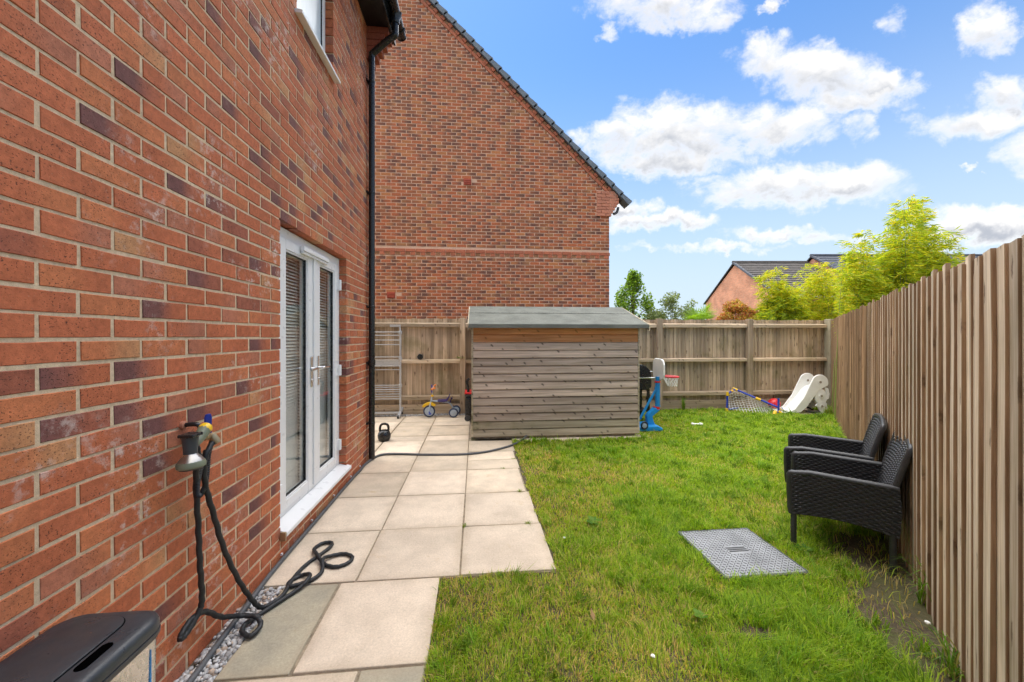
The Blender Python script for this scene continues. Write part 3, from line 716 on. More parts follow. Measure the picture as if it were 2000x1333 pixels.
# ================================================================== RIGHT FENCE
rf = thing('timber_fence', 'overlapping vertical board fence running along the right side', 'fence', (4, 3.6, 0))
E_ = Vector((1.605 - 7.15, .979 - 7.1)).normalized(); NF = Vector((-.741, .671)); NF = Vector((E_.y, -E_.x)) if Vector((E_.y, -E_.x)).x < 0 else Vector((-E_.y, E_.x))
C0 = Vector((7.13, 7.03)); LF = (7.03 - .12) / -E_.y
def FT(t, n, z): p = C0 + E_ * t + NF * n; return (p.x, p.y, z)
t = .02
while t < LF:
    w_ = .112 + rnd.uniform(-.005, .005); zt = 1.738 + rnd.uniform(-.022, .014); n0 = rnd.uniform(-.002, .002); wob = rnd.uniform(-.006, .006); th = rnd.uniform(.010, .0145)
    b = MB(); zs = [-.03, .45, .95, 1.4, zt]; vs = []
    for q, z in enumerate(zs):
        wv = wob * math.sin(q * 1.3 + w_ * 90) + rnd.uniform(-.0015, .0015); nv = rnd.uniform(-.0012, .0012)
        vs += [FT(t + wv * .3, n0, z), FT(t + wv * .3, n0 + .007 + nv, z), FT(t + w_ + wv - .002, n0 + .007 + th + nv, z), FT(t + w_ + wv, n0 + .007 + th - .002 + nv, z), FT(t + w_ + wv, n0 + .006, z)]
    fs = []; mi = []
    for q in range(len(zs) - 1):
        a = q * 5
        for k in range(5): fs.append((a + k, a + (k + 1) % 5, a + 5 + (k + 1) % 5, a + 5 + k)); mi.append(1 if k in (2, 3) else 0)
    fs.append((0, 1, 2, 3, 4)); mi.append(0); q = (len(zs) - 1) * 5; fs.append((q, q + 4, q + 3, q + 2, q + 1)); mi.append(0)
    b.v = vs; b.f = fs; b.mi = mi; b.build('board', [M_BFACE, M_BEDGE], rf); t += .1 + rnd.uniform(-.003, .003)
t = 0
while t < LF:
    b = MB(); m_ = Matrix.Translation(FT(t, -.08, .85)) @ Matrix.Rotation(math.atan2(E_.y, E_.x), 4, 'Z'); b.obox(m_, .1, .1, 1.8); b.build('post', M_WEATH, rf); t += 1.85
for z in (.3, .95, 1.6):
    b = MB(); m_ = Matrix.Translation(FT(LF / 2, -.02, z)) @ Matrix.Rotation(math.atan2(E_.y, E_.x), 4, 'Z'); b.obox(m_, LF, .036, .07); b.build('rail', M_RAIL, rf)
# ================================================================== SHED
sh = thing('garden_shed', 'weathered wooden garden shed with grey felt roof', 'shed', (1.13, 6.1, 0))
SX0, SX1, SY0, SY1 = -.045, 2.312, 5.235, 6.96
b = MB(); b.box(SX0 + .02, SY0 + .022, .05, SX1 - .02, SY1, 1.5); b.prism([(SY0 + .03, 1.5), (SY1, 1.5), (6.11, 1.80)], lambda p, q, d: (d, p, q), SX0 + .02, SX1 - .02)
b.build('body', M_PLANKG, sh)
np_ = 14; z = 1.585
for k in range(np_):
    z1 = 1.56 - k * .1085; z0 = z1 - .111
    mat_ = M_PLANKO if k < 2 else M_PLANKG if k >= 12 else M_PLANK
    b = MB(); j = rnd.uniform(-.0015, .0015)
    b.prism([(SY0 - .007 + j, z0 + .003), (SY0 - .005, z0), (SY0 + .022, z0), (SY0 + .022, z1), (SY0 + .019 + j, z1), (SY0 + .018, z1 - .010), (SY0 + .004 + j, z1 - .020)], lambda p, q, d: (d, p, q), SX0 + .012 + rnd.uniform(-.003, .003), SX1 - .012 + rnd.uniform(-.003, .003))
    o = b.build('plank', mat_, sh, bevel=.0015, seg=1)
    if k < 2: o['label'] = 'fresher orange plank sheltered under the eaves'
for k in range(14):
    z1 = 1.56 - k * .1085; z0 = z1 - .111
    for (xa, xb) in ((SX0 - .004, SX0 + .019), (SX1 - .019, SX1 + .004)):
        b = MB(); b.box(xa, SY0 + .06, z0 + .001, xb, SY1, z1 - .001); b.build('side_plank', M_PLANK, sh)
for (xa, xb) in ((SX0 - .012, SX0 + .011), (SX1 - .011, SX1 + .010)):
    b = MB(); b.box(xa, SY0 - .004, .04, xb, SY0 + .055, 1.53); b.build('corner_trim', M_PLANKG, sh, bevel=.002)
b = MB(); b.box(SX0 + .03, SY0 + .03, -.0, SX1 - .03, SY1 - .02, .05); b.build('floor_bearer', M_JOINT, sh)
RX0, RX1 = -.085, 2.395
def roofpt(y): return 1.575 + (y - 5.115) / (6.11 - 5.115) * (1.885 - 1.575)
fr = lambda p, q, d: (d, p, q)
b = MB(); b.prism([(5.115, 1.552), (6.11, 1.862), (7.06, 1.56), (7.06, 1.575), (6.11, 1.882), (5.115, 1.572)], fr, RX0, RX1); roof = b.build('roof', M_FELT, sh)
nx = 40
def felt(y0, y1, dz, nm):
    f_ = MB(); xs = [RX0 - .006 + (RX1 - RX0 + .012) * i / nx for i in range(nx + 1)]; vs = []
    for x_ in xs:
        w1 = rnd.uniform(-.0015, .0015)
        vs += [(x_, y0 + rnd.uniform(-.004, .004), roofpt(y0) + dz + .004 + w1), (x_, (y0 + y1) / 2, roofpt((y0 + y1) / 2) + dz + .004 + rnd.uniform(-.002, .002)), (x_, y1, roofpt(y1) + dz + .004), (x_, y1, roofpt(y1) + dz), (x_, y0, roofpt(y0) + dz)]
    fs = []
    for i in range(nx):
        for k in range(5): fs.append((i * 5 + k, (i + 1) * 5 + k, (i + 1) * 5 + (k + 1) % 5, i * 5 + (k + 1) % 5))
    fs += [(0,1,2,3,4), tuple(nx * 5 + k for k in (4,3,2,1,0))]
    f_.add(vs, fs); f_.build(nm, M_FELT, roof)
felt(5.108, 5.72, .0, 'felt_sheet'); felt(5.70, 6.115, .006, 'felt_sheet')
b = MB(); b.box(RX0 - .005, 5.098, 1.530, RX1 + .005, 5.1075, 1.583); b.build('felt_edge', M_FELT, roof, bevel=.002)
for xx in (RX0 - .021, RX1 + .0065):
    b = MB(); b.prism([(5.10, 1.50), (6.11, 1.815), (7.06, 1.51), (7.06, 1.59), (6.11, 1.893), (5.10, 1.583)], fr, xx, xx + .014); b.build('barge_board', M_PLANKG, roof)
b = MB()
for i in range(44):
    xx = RX0 + .03 + i * .056; yy = 5.718 + rnd.uniform(-.006, .006); b.lathe([(.007, 0), (.006, .003)], (xx, yy, roofpt(yy) + .010), (0, -.3, .95), 6)
o = b.build('nail_heads', M_DGREY, roof); o['kind'] = 'stuff'
# ================================================================== FAR HOUSES
def cw(Xc, Z, z): return (Xc * CT + Z * ST, -Xc * ST + Z * CT, z)
def far_house(label, x0, x1, zn, zf, zp, eave, peak, roofm, brickcol):
    hs = thing('brick_house', label, 'house', cw((x0 + x1) / 2, zp, 0)); ov = .25
    b = MB(); f3 = lambda p, q, d: cw(d, p, q)
    b.prism([(zn, -.05), (zf, -.05), (zf, eave), (zp, peak - .15), (zn, eave)], f3, x0, x1)
    m, t, bs, co = base('far_brick_' + str(len(MATS)))
    cb = cw(1, 0, 0)
    ux = t.vm('DOT_PRODUCT', co, (-ST, -CT, 0), out=1); uz = t.sep(co)[2]
    bt = t.node('ShaderNodeTexBrick', {'Vector': t.comb(ux, uz, 0), 'Color1': brickcol, 'Color2': tuple(c * .78 for c in brickcol), 'Mortar': (.46, .33, .24), 'Scale': 1.0, 'Mortar Size': .006, 'Brick Width': .225, 'Row Height': .075})
    t.put(bs.inputs['Base Color'], t.mix(1.0, bt.outputs[0], t.ramp(t.noise(co, 1.5, 3), .3, .7, .85, 1.15), 'MULTIPLY')); t.put(bs.inputs['Roughness'], .9)
    b.build('wall', m, hs)
    rl = math.hypot(zp - zn + ov, peak - eave); 
    slope = (peak - eave) / (zp - zn)
    rb = MB(); th = .08
    ze = eave - ov * slope
    rb.prism([(zn - ov, ze), (zp, peak), (zf + ov, ze), (zf + ov, ze + th), (zp, peak + th), (zn - ov, ze + th)], f3, x0 - .12, x1)
    ro = rb.build('roof', M_DGREY, hs)
    n = 15
    for i in range(n):                        # tile courses on the near slope
        a0, a1 = i / n, (i + 1.12) / n
        q = lambda a, h: ((zn - ov) + (zp - zn + ov) * a, ze + (peak - ze) * a + th + h)
        tb = MB(); tb.prism([q(a0, .004), q(a0, .065), q(min(a1, 1), .012), q(min(a1, 1), .004)], f3, x0 - .1, x1); tb.build('tile_course', roofm, ro)
    for i in range(18):                       # verge caps
        a = i / 18; q = lambda a, h: ((zn - ov) + (zp - zn + ov) * a, ze + (peak - ze) * a + th + h)
        tb = MB(); tb.prism([q(a, -.06), q(a, .08), q(a + 1.05 / 18, .065), q(a + 1.05 / 18, -.06)], f3, x0 - .2, x0 - .03); tb.build('verge_cap', M_ROOFD, ro)
    tb = MB(); tb.tube([cw(x0 - .15, zp, peak + .10), cw(x1, zp, peak + .10)], .12, 8); tb.build('ridge', roofm, ro)
    tb = MB(); tb.tube([cw(x0, zn - ov - .06, ze), cw(x1, zn - ov - .06, ze)], .06, 8); tb.build('gutter', M_BLACK, hs)
    tb = MB(); tb.box(0, 0, 0, 1, 1, 1); tb.v = [cw(x0 + .5 + x_ * (x1 - x0 - .6), zn - ov - .03 + y_ * .03, ze - .32 + z_ * .25) for x_, y_, z_ in tb.v]; tb.build('fascia', M_RENDER, hs)
far_house('distant brick house with brown tiled roof and gable towards the left', 17.55, 23.3, 25.7, 34.5, 30.1, 4.45, 7.15, M_ROOF, (.58, .24, .13))
far_house('distant darker roofed house half hidden behind the yellow bamboo', 23.4, 46, 25.3, 34.1, 29.7, 4.85, 7.60, M_ROOFD, (.42, .17, .10))
# ================================================================== FOLIAGE
def leaves(n, pos, size, width, cols, up=.3, droop=0.0, dirs=None):
    """n diamond leaves; pos (n,3); returns v,f,c"""
    d = nr.normal(0, 1, (n, 3)); d[:, 2] = d[:, 2] * .6 + up - droop
    if dirs is not None: d = dirs + d * .45
    d /= np.linalg.norm(d, axis=1, keepdims=True)
    s = np.cross(d, nr.normal(0, 1, (n, 3))); s /= np.linalg.norm(s, axis=1, keepdims=True)
    nm = np.cross(d, s)
    L = size * nr.uniform(.65, 1.3, (n, 1)); Wd = L * width
    v = np.stack([pos, pos + d * L * .45 + s * Wd + nm * L * .05, pos + d * L - nm * L * .08, pos + d * L * .45 - s * Wd + nm * L * .05], 1).reshape(-1, 3)
    f = np.arange(4 * n).reshape(-1, 4)
    return v, f, np.repeat(cols, 4, 0)
def pick(n, pal, var=.18):
    p = np.array(pal); c = p[nr.integers(0, len(p), n)]; return c * (1 + nr.uniform(-var, var, (n, 1)))
def plant(name, label, cat, base_, clumps, nleaf, size, width, pal, up=.2, trunk=None, stems=None, group=None, part='crown'):
    """clumps: (x,y,z,rx,ry,rz) in world"""
    root = thing(name, label, cat, base_, group)
    cl = np.array(clumps); wv = np.prod(cl[:, 3:], 1) ** .75; wv /= wv.sum()
    idx = nr.choice(len(cl), nleaf, p=wv); u_ = nr.normal(0, 1, (nleaf, 3)); u_ /= np.linalg.norm(u_, axis=1, keepdims=True)
    u_ *= nr.random((nleaf, 1)) ** .42
    pos = cl[idx, :3] + u_ * cl[idx, 3:]
    v, f, c = leaves(nleaf, pos, size, width, pick(nleaf, pal), up)
    npmesh(part, v, f, M_LEAF, c, root)
    tb = MB(); bx, by, bz = base_
    if trunk:
        tb.tube(spline([(bx, by, bz), (bx + .03, by, bz + trunk * .5), (bx, by, bz + trunk)], 4), [.055 * (1 - .08 * i) for i in range(9)], 8); tb.build('trunk', M_BARK, root, smooth=True)
    lb = MB()
    for k, q in enumerate(clumps[:40]):
        zb = bz + (trunk or .2) * (.35 + .5 * rnd.random()) if trunk else bz
        lb.tube(spline([(bx + rnd.uniform(-.05, .05), by, min(zb, q[2] - .05)), ((bx + q[0]) / 2, (by + q[1]) / 2, (zb + q[2]) / 2 + .05), q[:3]], 3), [.016, .014, .012, .01, .008, .006, .004], 5)
    lb.build('branch', M_BARK, root)
    return root
def along(px, py, Z): Xc = (px - 1000) / 745 * Z; p = cw(Xc, Z, 1.42 + (657 - py) / 745 * Z); return p
# birch-like tree to the left, built around where it stands (about 14 m away)
cx_, cy_ = cw(4.45, 14, 0)[:2]
cl = []
for i in range(70):
    h_ = rnd.random() ** .9; z = 1.25 + h_ * 2.45; rad = (1 - h_) ** .8 * 1.38 * (.55 + .45 * rnd.random()) + .05; a = rnd.uniform(0, 6.28); q = rnd.uniform(.23, .40) * (1.15 - .6 * h_)
    cl.append((cx_ + math.cos(a) * rad * .85, cy_ + math.sin(a) * rad * .85, z, q * .8, q * .8, q * 1.15))
cl += [(cx_ + .08, cy_, 3.5, .17, .17, .3), (cx_ + .02, cy_, 3.75, .09, .09, .18)]
plant('young_tree', 'pointed bright green leafy tree behind the shed roof', 'tree', (cx_, cy_, -.05), cl, 8500, .085, .34, [(.15,.27,.028),(.21,.34,.035),(.10,.19,.024),(.28,.40,.05)], 0, trunk=3.2)
def bush(name, label, Xc, Z, w, top, n, size, width, pal, nc=34, low=.3, sq=1.0):
    x, y = cw(Xc, Z, 0)[:2]; cl = []
    for i in range(nc):
        a = rnd.uniform(0, 6.28); r = rnd.random() ** .6 * w * .5; hh = low + (top - low) * (1 - (2 * r / w) ** 2 * .35) * rnd.uniform(.72, .95); q = rnd.uniform(.14, .26) * max(w, .8) * .6
        cl.append((x + math.cos(a) * r, y + math.sin(a) * r * .7, hh, q, q, q * .8 * sq))
    return plant(name, label, 'bush', (x, y, -.05), cl, n, size, width, pal)
bush('grey_green_bush', 'sparse grey green bush beside the pointed tree', 5.75, 13.5, 2.0, 3.15, 4200, .085, .26, [(.20,.25,.12),(.27,.31,.17),(.14,.19,.08)], 26)
bush('red_tipped_bush', 'red tipped bush in front of the distant brick gable', 5.72, 9.8, 1.35, 2.50, 6000, .06, .32, [(.50,.20,.08),(.56,.27,.09),(.36,.28,.06),(.45,.36,.07),(.42,.14,.07)])
bush('yellow_green_bush', 'pale yellow green bush between red bush and bamboo', 6.75, 9.6, 1.6, 2.52, 6500, .075, .26, [(.48,.46,.06),(.38,.42,.05),(.58,.55,.12),(.2,.23,.05)])
bush('dark_pointed_bush', 'small dark spiky bush just above the back fence', 6.45, 8.9, .6, 2.15, 500, .13, .14, [(.05,.06,.02),(.09,.10,.03),(.15,.13,.04)], 10)
# fan palm
px0, py0 = cw(5.55, 11.3, 0)[:2]
pal = thing('fan_palm', 'low fan palm with spread green fronds behind the fence', 'palm', (px0, py0, -.05))
tb = MB(); tb.tube([(px0, py0, -.05), (px0, py0, 1.75)], [.09, .07], 8); tb.build('trunk', M_BARK, pal)
for k in range(15):
    a = k / 15 * 6.283 + rnd.uniform(-.2, .2); el = rnd.uniform(.1, 1.1); L = rnd.uniform(.38, .52)
    c0 = Vector((px0, py0, 1.82)); dirv = Vector((math.cos(a) * math.cos(el), math.sin(a) * math.cos(el), math.sin(el))); hub = c0 + dirv * L * .55
    side = dirv.cross(Vector((0, 0, 1))).normalized(); upv = side.cross(dirv)
    fm = MB(); fm.c = []
    fm.tube([c0, hub], .007, 4); fm.c += [(.12, .18, .03)] * len(fm.v)
    for j in range(17):
        th = (j / 16 - .5) * 3.3; dd = (dirv * math.cos(th) + side * math.sin(th) + upv * .12).normalized(); ss = dd.cross(upv).normalized()
        tip = hub + dd * L * .95 - Vector((0, 0, .05)); mid = hub + dd * L * .5; f_ = rnd.uniform(.8, 1.25)
        fm.add([hub, mid + ss * .013, tip, mid - ss * .013], [(0,1,2,3)], 0, [tuple(c * f_ for c in (.22, .36, .03))] * 4)
    fm.build('frond', M_LEAF, pal)
# bamboo
def bamboo(label, clist, pal, seed):
    """clist: culms (Xc,Z,top z,lean)"""
    xs = [cw(a, z, 0) for a, z, _, _ in clist]; bx = sum(p[0] for p in xs) / len(xs); by = sum(p[1] for p in xs) / len(xs)
    root = thing('bamboo', label, 'bamboo', (bx, by, -.05)); V = []; F = []; Cc = []; no = 0
    for (a, z, top, lean) in clist:
        x, y, _ = cw(a, z, 0); lx = lean * CT; ly = -lean * ST
        cu = MB(); pts = [(x + lx * (s_ ** 2), y + ly * s_ ** 2, -.05 + top * s_) for s_ in np.linspace(0, 1, 9)]
        cu.tube(pts, [.010 - .00105 * i for i in range(9)], 6); cu.build('culm', simple('culm_green', (.20, .24, .05), .5) if 'culm_green' not in MATS else MATS['culm_green'], root, smooth=True)
        ntw = int(rnd.uniform(24, 70) * top / 2.6) if top < 3.25 else int(rnd.uniform(52, 80))
        for k in range(ntw):
            s_ = 1 - (rnd.random() ** 1.1) * .52; i = s_ * 8; q = int(min(i, 7)); p = Vector(pts[q]).lerp(Vector(pts[q + 1]), i - q)
            az = rnd.uniform(0, 6.283); tl = rnd.uniform(.18, .55) * (1.18 - s_ * .78); d = Vector((math.cos(az), math.sin(az), rnd.uniform(.25, .9)))
            n = int(rnd.uniform(13, 23)); tt = nr.random(n) ** .7
            pos = np.array(p)[None] + np.array(d)[None] * tl * tt[:, None] - np.array([0, 0, 1.0])[None] * (tt ** 2 * tl * .42)[:, None] + nr.normal(0, .022, (n, 3))
            pos = pos[~((pos[:, 1] < 7.22) & (pos[:, 0] < FX(pos[:, 1]) + .12))]; n = len(pos)
            if n == 0: continue
            dirs = np.tile(np.array([d.x, d.y, -.25]), (n, 1))
            v, f, c = leaves(n, pos, .10, .082, pick(n, pal, .22), 0, 0, dirs)
            V.append(v); F.append(f + no); no += len(v); Cc.append(c)
    npmesh('foliage', np.concatenate(V), np.concatenate(F), M_LEAF, np.concatenate(Cc), root)
YPAL = [(.58,.58,.025),(.48,.54,.022),(.66,.60,.035),(.38,.47,.022),(.70,.56,.04),(.44,.52,.022)]
GPAL = [(.32,.42,.03),(.25,.36,.03),(.40,.47,.035),(.20,.30,.025)]
rb_ = random.Random(21)
ENV = [(1600, 545), (1640, 505), (1665, 470), (1690, 448), (1712, 452), (1735, 430), (1755, 405), (1776, 380), (1795, 415), (1820, 440), (1845, 452), (1870, 490)]
c1 = []
for q_ in range(56):
    ex = rb_.uniform(1640, 1868) if q_ > 9 else (1690, 1735, 1776, 1774, 1780, 1765, 1795, 1815, 1845, 1668)[q_]
    k_ = max(i for i, e_ in enumerate(ENV) if e_[0] <= ex); f0_ = (ex - ENV[k_][0]) / max(1, (ENV[min(k_ + 1, len(ENV) - 1)][0] - ENV[k_][0])); ey = ENV[k_][1] + f0_ * (ENV[min(k_ + 1, len(ENV) - 1)][1] - ENV[k_][1])
    Zb = rb_.uniform(6.25, 7.0); lean = rb_.uniform(-.28, .28); top_ = 1.42 + (657 - ey) / 745 * Zb
    top_ = top_ if q_ <= 9 else 1.75 + (top_ - 1.75) * rb_.uniform(.45, .86)
    c1.append(((ex - 1000) / 745 * Zb - lean, Zb, top_, lean))
bamboo('tall feathery bamboo behind the right fence rising against the clouds', c1, YPAL + GPAL[:3], 1)
c2 = [(7.1 + rb_.uniform(-.9, .8), 8.95 + rb_.uniform(-.3, .5), rb_.uniform(2.3, 3.15), rb_.uniform(-.45, .3)) for _ in range(34)]
bamboo('bright yellow bamboo thicket behind the fence corner', c2, YPAL, 2)
c3 = [(6.2 + rb_.uniform(-.35, .35), 8.9 + rb_.uniform(-.2, .3), rb_.uniform(1.9, 2.4), rb_.uniform(-.3, .3)) for _ in range(16)]
bamboo('lower green bamboo between yellow bush and yellow thicket', c3, GPAL + YPAL[:1], 3)
# ================================================================== GRASS
def vnoise(x, y, s, seed):
    r = np.random.default_rng(seed); G = r.random((64, 64)); X = x * s; Y = y * s
    xi = np.floor(X).astype(int); yi = np.floor(Y).astype(int); fx = X - xi; fy_ = Y - yi; fx = fx * fx * (3 - 2 * fx); fy_ = fy_ * fy_ * (3 - 2 * fy_)
    g_ = lambda a, b: G[a % 64, b % 64]
    return (g_(xi, yi) * (1 - fx) + g_(xi + 1, yi) * fx) * (1 - fy_) + (g_(xi, yi + 1) * (1 - fx) + g_(xi + 1, yi + 1) * fx) * fy_
def grass():
    N = 1700000
    x = nr.uniform(-.25, 6.9, N); y = nr.uniform(.6, 7.04, N)
    ok = x < FX(y) - .03
    inr = lambda x0, y0, x1, y1: (x > x0) & (x < x1) & (y > y0) & (y < y1)
    jx = (vnoise(x, y, 14, 1) - .5) * .05
    ok &= ~inr(-9, 0, -.21, 2.3)
    ok &= ~((x + jx < .492) & (y > 2.285 - jx) & (y < 5.22)); ok &= ~((x < .47) & (y > 2.285) & (y < 5.25)); ok &= ~((x < -.21) & (y < 2.30)); ok &= ~((x < -.225 + jx * .5) & (y < 2.3))
    ok &= ~((x < 2.34) & (y + jx > 5.13)); ok &= ~inr(1.455, 2.105, 1.995, 2.645)
    ok &= ~((x > 5.84) & (y > 6.33 + jx) & (x < 6.6))
    Z = x * ST + y * CT; pxx = 1000 + 745 * (x * CT - y * ST) / np.maximum(Z, .2)
    ok &= (Z > 1.3) & (pxx < 2300) & (pxx > 600)
    soil = np.clip(1 - np.hypot((x - 2.22) / .42, (y - 1.72) / .45), 0, 1) + np.clip(1 - np.hypot((x - 2.62) / .42, (y - 2.3) / .4), 0, 1) + np.clip(1 - np.hypot((x - 1.35) / .14, (y - 1.72) / .08), 0, 1) + np.clip(1.05 - (FX(y) - x) / (.12 + .62 * vnoise(x, y, 3.3, 31)) + .5 * (vnoise(x, y, 11, 32) - .5), 0, 1) * np.clip((2.5 - y) * 3, 0, 1)
    big = vnoise(x, y, 1.3, 2); mid = vnoise(x, y, 4.5, 3); fin = vnoise(x, y, 15, 4)
    lush = np.clip(.45 * big + .35 * mid + .35 * fin - .08 + .16 * np.clip((x - .6) / 1.0, -1, 1), 0, 1)
    lush = np.clip(lush - .30 * np.clip(1 - np.hypot((x - .85) / .75, (y - 3.9) / 1.5), 0, 1) - .26 * np.clip(1 - np.hypot((x - .35) / .95, (y - 1.5) / .75), 0, 1) - .16 * np.clip((vnoise(x, y, 2.4, 17) - .5) * 3, 0, 1), 0, 1)
    dens = np.minimum(1, (2.1 / Z) ** 1.15) * (.40 + .85 * lush) * np.clip(1.05 - soil * 1.9, .04, 1)
    ok &= nr.random(N) < dens
    x, y, Z, lush, fin, mid, soil = [a[ok] for a in (x, y, Z, lush, fin, mid, soil)]
    # coarser clumps
    nc = 420; ii = nr.integers(0, len(x), nc); per = 34
    ci = np.repeat(ii, per); rr = np.abs(nr.normal(0, .035, nc * per)) * np.repeat(nr.uniform(.6, 1.8, nc), per); aa = nr.uniform(0, 6.283, nc * per)
    xc, yc = x[ci] + rr * np.cos(aa), y[ci] + rr * np.sin(aa)
    okc = (xc < FX(yc) - .03) & ~((xc < .50) & (yc > 2.28)) & (xc > -.20) & ~((xc < 2.36) & (yc > 5.12)) & ~((xc > 1.45) & (xc < 2.0) & (yc > 2.1) & (yc < 2.65)) & ~((xc > 5.86) & (yc > 6.42))
    ci = ci[okc]; nclump = len(ci); ctone = np.repeat(nr.uniform(.62, 1.2, nc), per)[okc]
    x = np.concatenate([x, xc[okc]]); y = np.concatenate([y, yc[okc]])
    Z, lush, fin, mid, soil = [np.concatenate([a, a[ci]]) for a in (Z, lush, fin, mid, soil)]
    n = len(x); isc = np.zeros(n, bool); isc[n - nclump:] = True; tone = np.ones(n); tone[n - nclump:] = ctone
    k = np.clip(Z / 2.3, 1, 2.6)
    Hh = (.016 + .029 * lush + .022 * np.clip(fin - .55, 0, 1)) * nr.uniform(.55, 1.45, n)
    edge = (FX(y) - x < .22); Hh = np.where(edge, Hh * 1.75, Hh)
    shed_e = (y > 4.95) & (x < 2.4); Hh = np.where(shed_e, Hh * 1.3, Hh)
    Hh = np.where(nr.random(n) < .03, Hh * 1.7, Hh)
    Hh = np.where(isc, Hh * 1.25 + .016, Hh)
    wd = .00155 * k * nr.uniform(.7, 1.5, n) * np.where(isc, 1.5, 1.0)
    az = nr.uniform(0, 2 * np.pi, n); ln = nr.uniform(.15, 1.25, n) * Hh
    cl_ = vnoise(x, y, 9, 8) * 9.0; az = np.where(nr.random(n) < .45, cl_, az)
    dx, dy = np.cos(az), np.sin(az); sa = az + nr.uniform(.6, 2.5, n); sx, sy = np.cos(sa) * wd, np.sin(sa) * wd
    b0 = np.stack([x, y, np.full(n, -.024)], 1); s = np.stack([sx, sy, np.zeros(n)], 1); dr = np.stack([dx, dy, np.zeros(n)], 1)
    m1 = b0 + dr * (ln * .32)[:, None]; m1[:, 2] += Hh * .62; tp = b0 + dr * ln[:, None]; tp[:, 2] += Hh * nr.uniform(.85, 1.05, n) + .004
    m1[:, 2] += .004
    v = np.stack([b0 - s, b0 + s, m1 + s * .85, m1 - s * .85, tp], 1).reshape(-1, 3)
    i = np.arange(n)[:, None] * 5
    f = np.concatenate([i + np.array([[0, 1, 2]]), i + np.array([[0, 2, 3]]), i + np.array([[3, 2, 4]])], 0)
    gA = np.array((.25, .43, .03)); gB = np.array((.44, .56, .045)); dry = np.array((.58, .48, .18)); dk = np.array((.11, .23, .02))
    q = nr.random((n, 1)); L = np.clip(lush, 0, 1)[:, None]
    col = gA * (1 - q) + gB * q
    col = np.where(nr.random((n, 1)) < .18, dk, col)
    pd = np.clip(.56 - .80 * L + soil[:, None] * .3, .04, .65); col = np.where(nr.random((n, 1)) < pd, dry * nr.uniform(.75, 1.25, (n, 1)), col)
    col = np.where(isc[:, None], (gA * .55 + dk * .45) * tone[:, None], col)
    col = col * (1 + .25 * (np.clip(1 - L * 1.5, 0, 1)) * np.array((1.0, .3, .3))) * nr.uniform(.85, 1.15, (n, 1))
    o = npmesh('grass', v, f, M_GRASS, np.repeat(col, 5, 0)); o['kind'] = 'stuff'; o['label'] = 'short uneven green lawn grass with dry patches'; o['category'] = 'grass'
    print('blades', n)
grass()
def tuft(name, label, cat, x, y, z, n, h, spread, pal, wd=.003, group=None):
    V = []; F = []; Cc = []
    for i in range(n):
        a = rnd.uniform(0, 6.28); hh = h * rnd.uniform(.5, 1.2); ln = spread * rnd.uniform(.3, 1.2); s = Vector((-math.sin(a), math.cos(a), 0)) * wd; b0 = Vector((x + rnd.uniform(-.3, .3) * spread, y + rnd.uniform(-.3, .3) * spread, z)); d = Vector((math.cos(a), math.sin(a), 0))
        m1 = b0 + d * ln * .35 + Vector((0, 0, hh * .7)); m2 = b0 + d * ln * .75 + Vector((0, 0, hh)); tp = b0 + d * ln * 1.2 + Vector((0, 0, hh * .82))
        k = len(V) ; V += [b0 - s, b0 + s, m1 + s, m1 - s, m2 + s * .7, m2 - s * .7, tp]; F += [(k, k+1, k+2, k+3), (k+3, k+2, k+4, k+5), (k+5, k+4, k+6)]
        c = pal[rnd.randrange(len(pal))]; f_ = rnd.uniform(.8, 1.2); Cc += [tuple(q * f_ for q in c)] * 7
    mb = MB(); mb.add(V, F, 0, Cc); o = mb.build(name, M_GRASS); tag(o, label, cat, group); return o
GT = [(.13,.25,.02),(.20,.31,.03),(.09,.19,.02),(.33,.30,.09)]
tuft('grass_tuft', 'long grass tuft at the fence foot right of the near chair', 'grass', 2.42, 1.80, -.02, 60, .20, .16, GT)
tuft('grass_tuft', 'long grass tuft at the bottom right fence corner', 'grass', 2.02, 1.42, -.02, 55, .12, .14, GT)
tuft('grass_tuft', 'tall grass tuft beside the slide slab at fence', 'grass', 6.25, 6.2, -.02, 60, .17, .14, GT, .004)
tuft('grass_tuft', 'tall weed tuft before the back fence left of goal', 'grass', 3.95, 6.93, -.02, 45, .24, .08, GT, .004)
for (x, y, h_, lb_) in ((.15, 2.275, .02, 'at the near edge of the patio beside the lawn'), (-.085, 2.87, .022, 'from the slab crossing nearest the camera'), (.4, 3.46, .025, 'from the third slab joint at the lawn edge'), (.3, 4.08, .02, 'from the joint before the narrow slabs'), (.4, 2.875, .018, 'from the second slab joint at the lawn edge'), (.44, 4.39, .02, 'from the joint between the narrow slabs')):
    tuft('grass_tuft', 'tiny grass tuft ' + lb_, 'grass', x, y, -.01, 26, h_, .035, GT, .0016, 'grass sprouting from patio joints')
def broad(name, label, x, y, n, L, wd, z=0.0, pal=((.10,.23,.02),(.15,.29,.03)), rise=.6):
    V = []; F = []; Cc = []
    for i in range(n):
        a = i / n * 6.28 + rnd.uniform(-.3, .3); d = Vector((math.cos(a), math.sin(a), rise * rnd.uniform(.3, 1.2))).normalized(); s = Vector((-math.sin(a), math.cos(a), 0)); l = L * rnd.uniform(.6, 1.2); b0 = Vector((x, y, z)); k = len(V)
        V += [b0, b0 + d * l * .4 + s * wd, b0 + d * l * .8 + s * wd * .8 - Vector((0, 0, l * .06)), b0 + d * l - Vector((0, 0, l * .15)), b0 + d * l * .8 - s * wd * .8 - Vector((0, 0, l * .06)), b0 + d * l * .4 - s * wd]; F.append((k, k+1, k+2, k+3, k+4, k+5))
        c = pal[rnd.randrange(len(pal))]; Cc += [c] * 6
    mb = MB(); mb.add(V, F, 0, Cc); tag(mb.build(name, M_LEAF), label, 'weed')
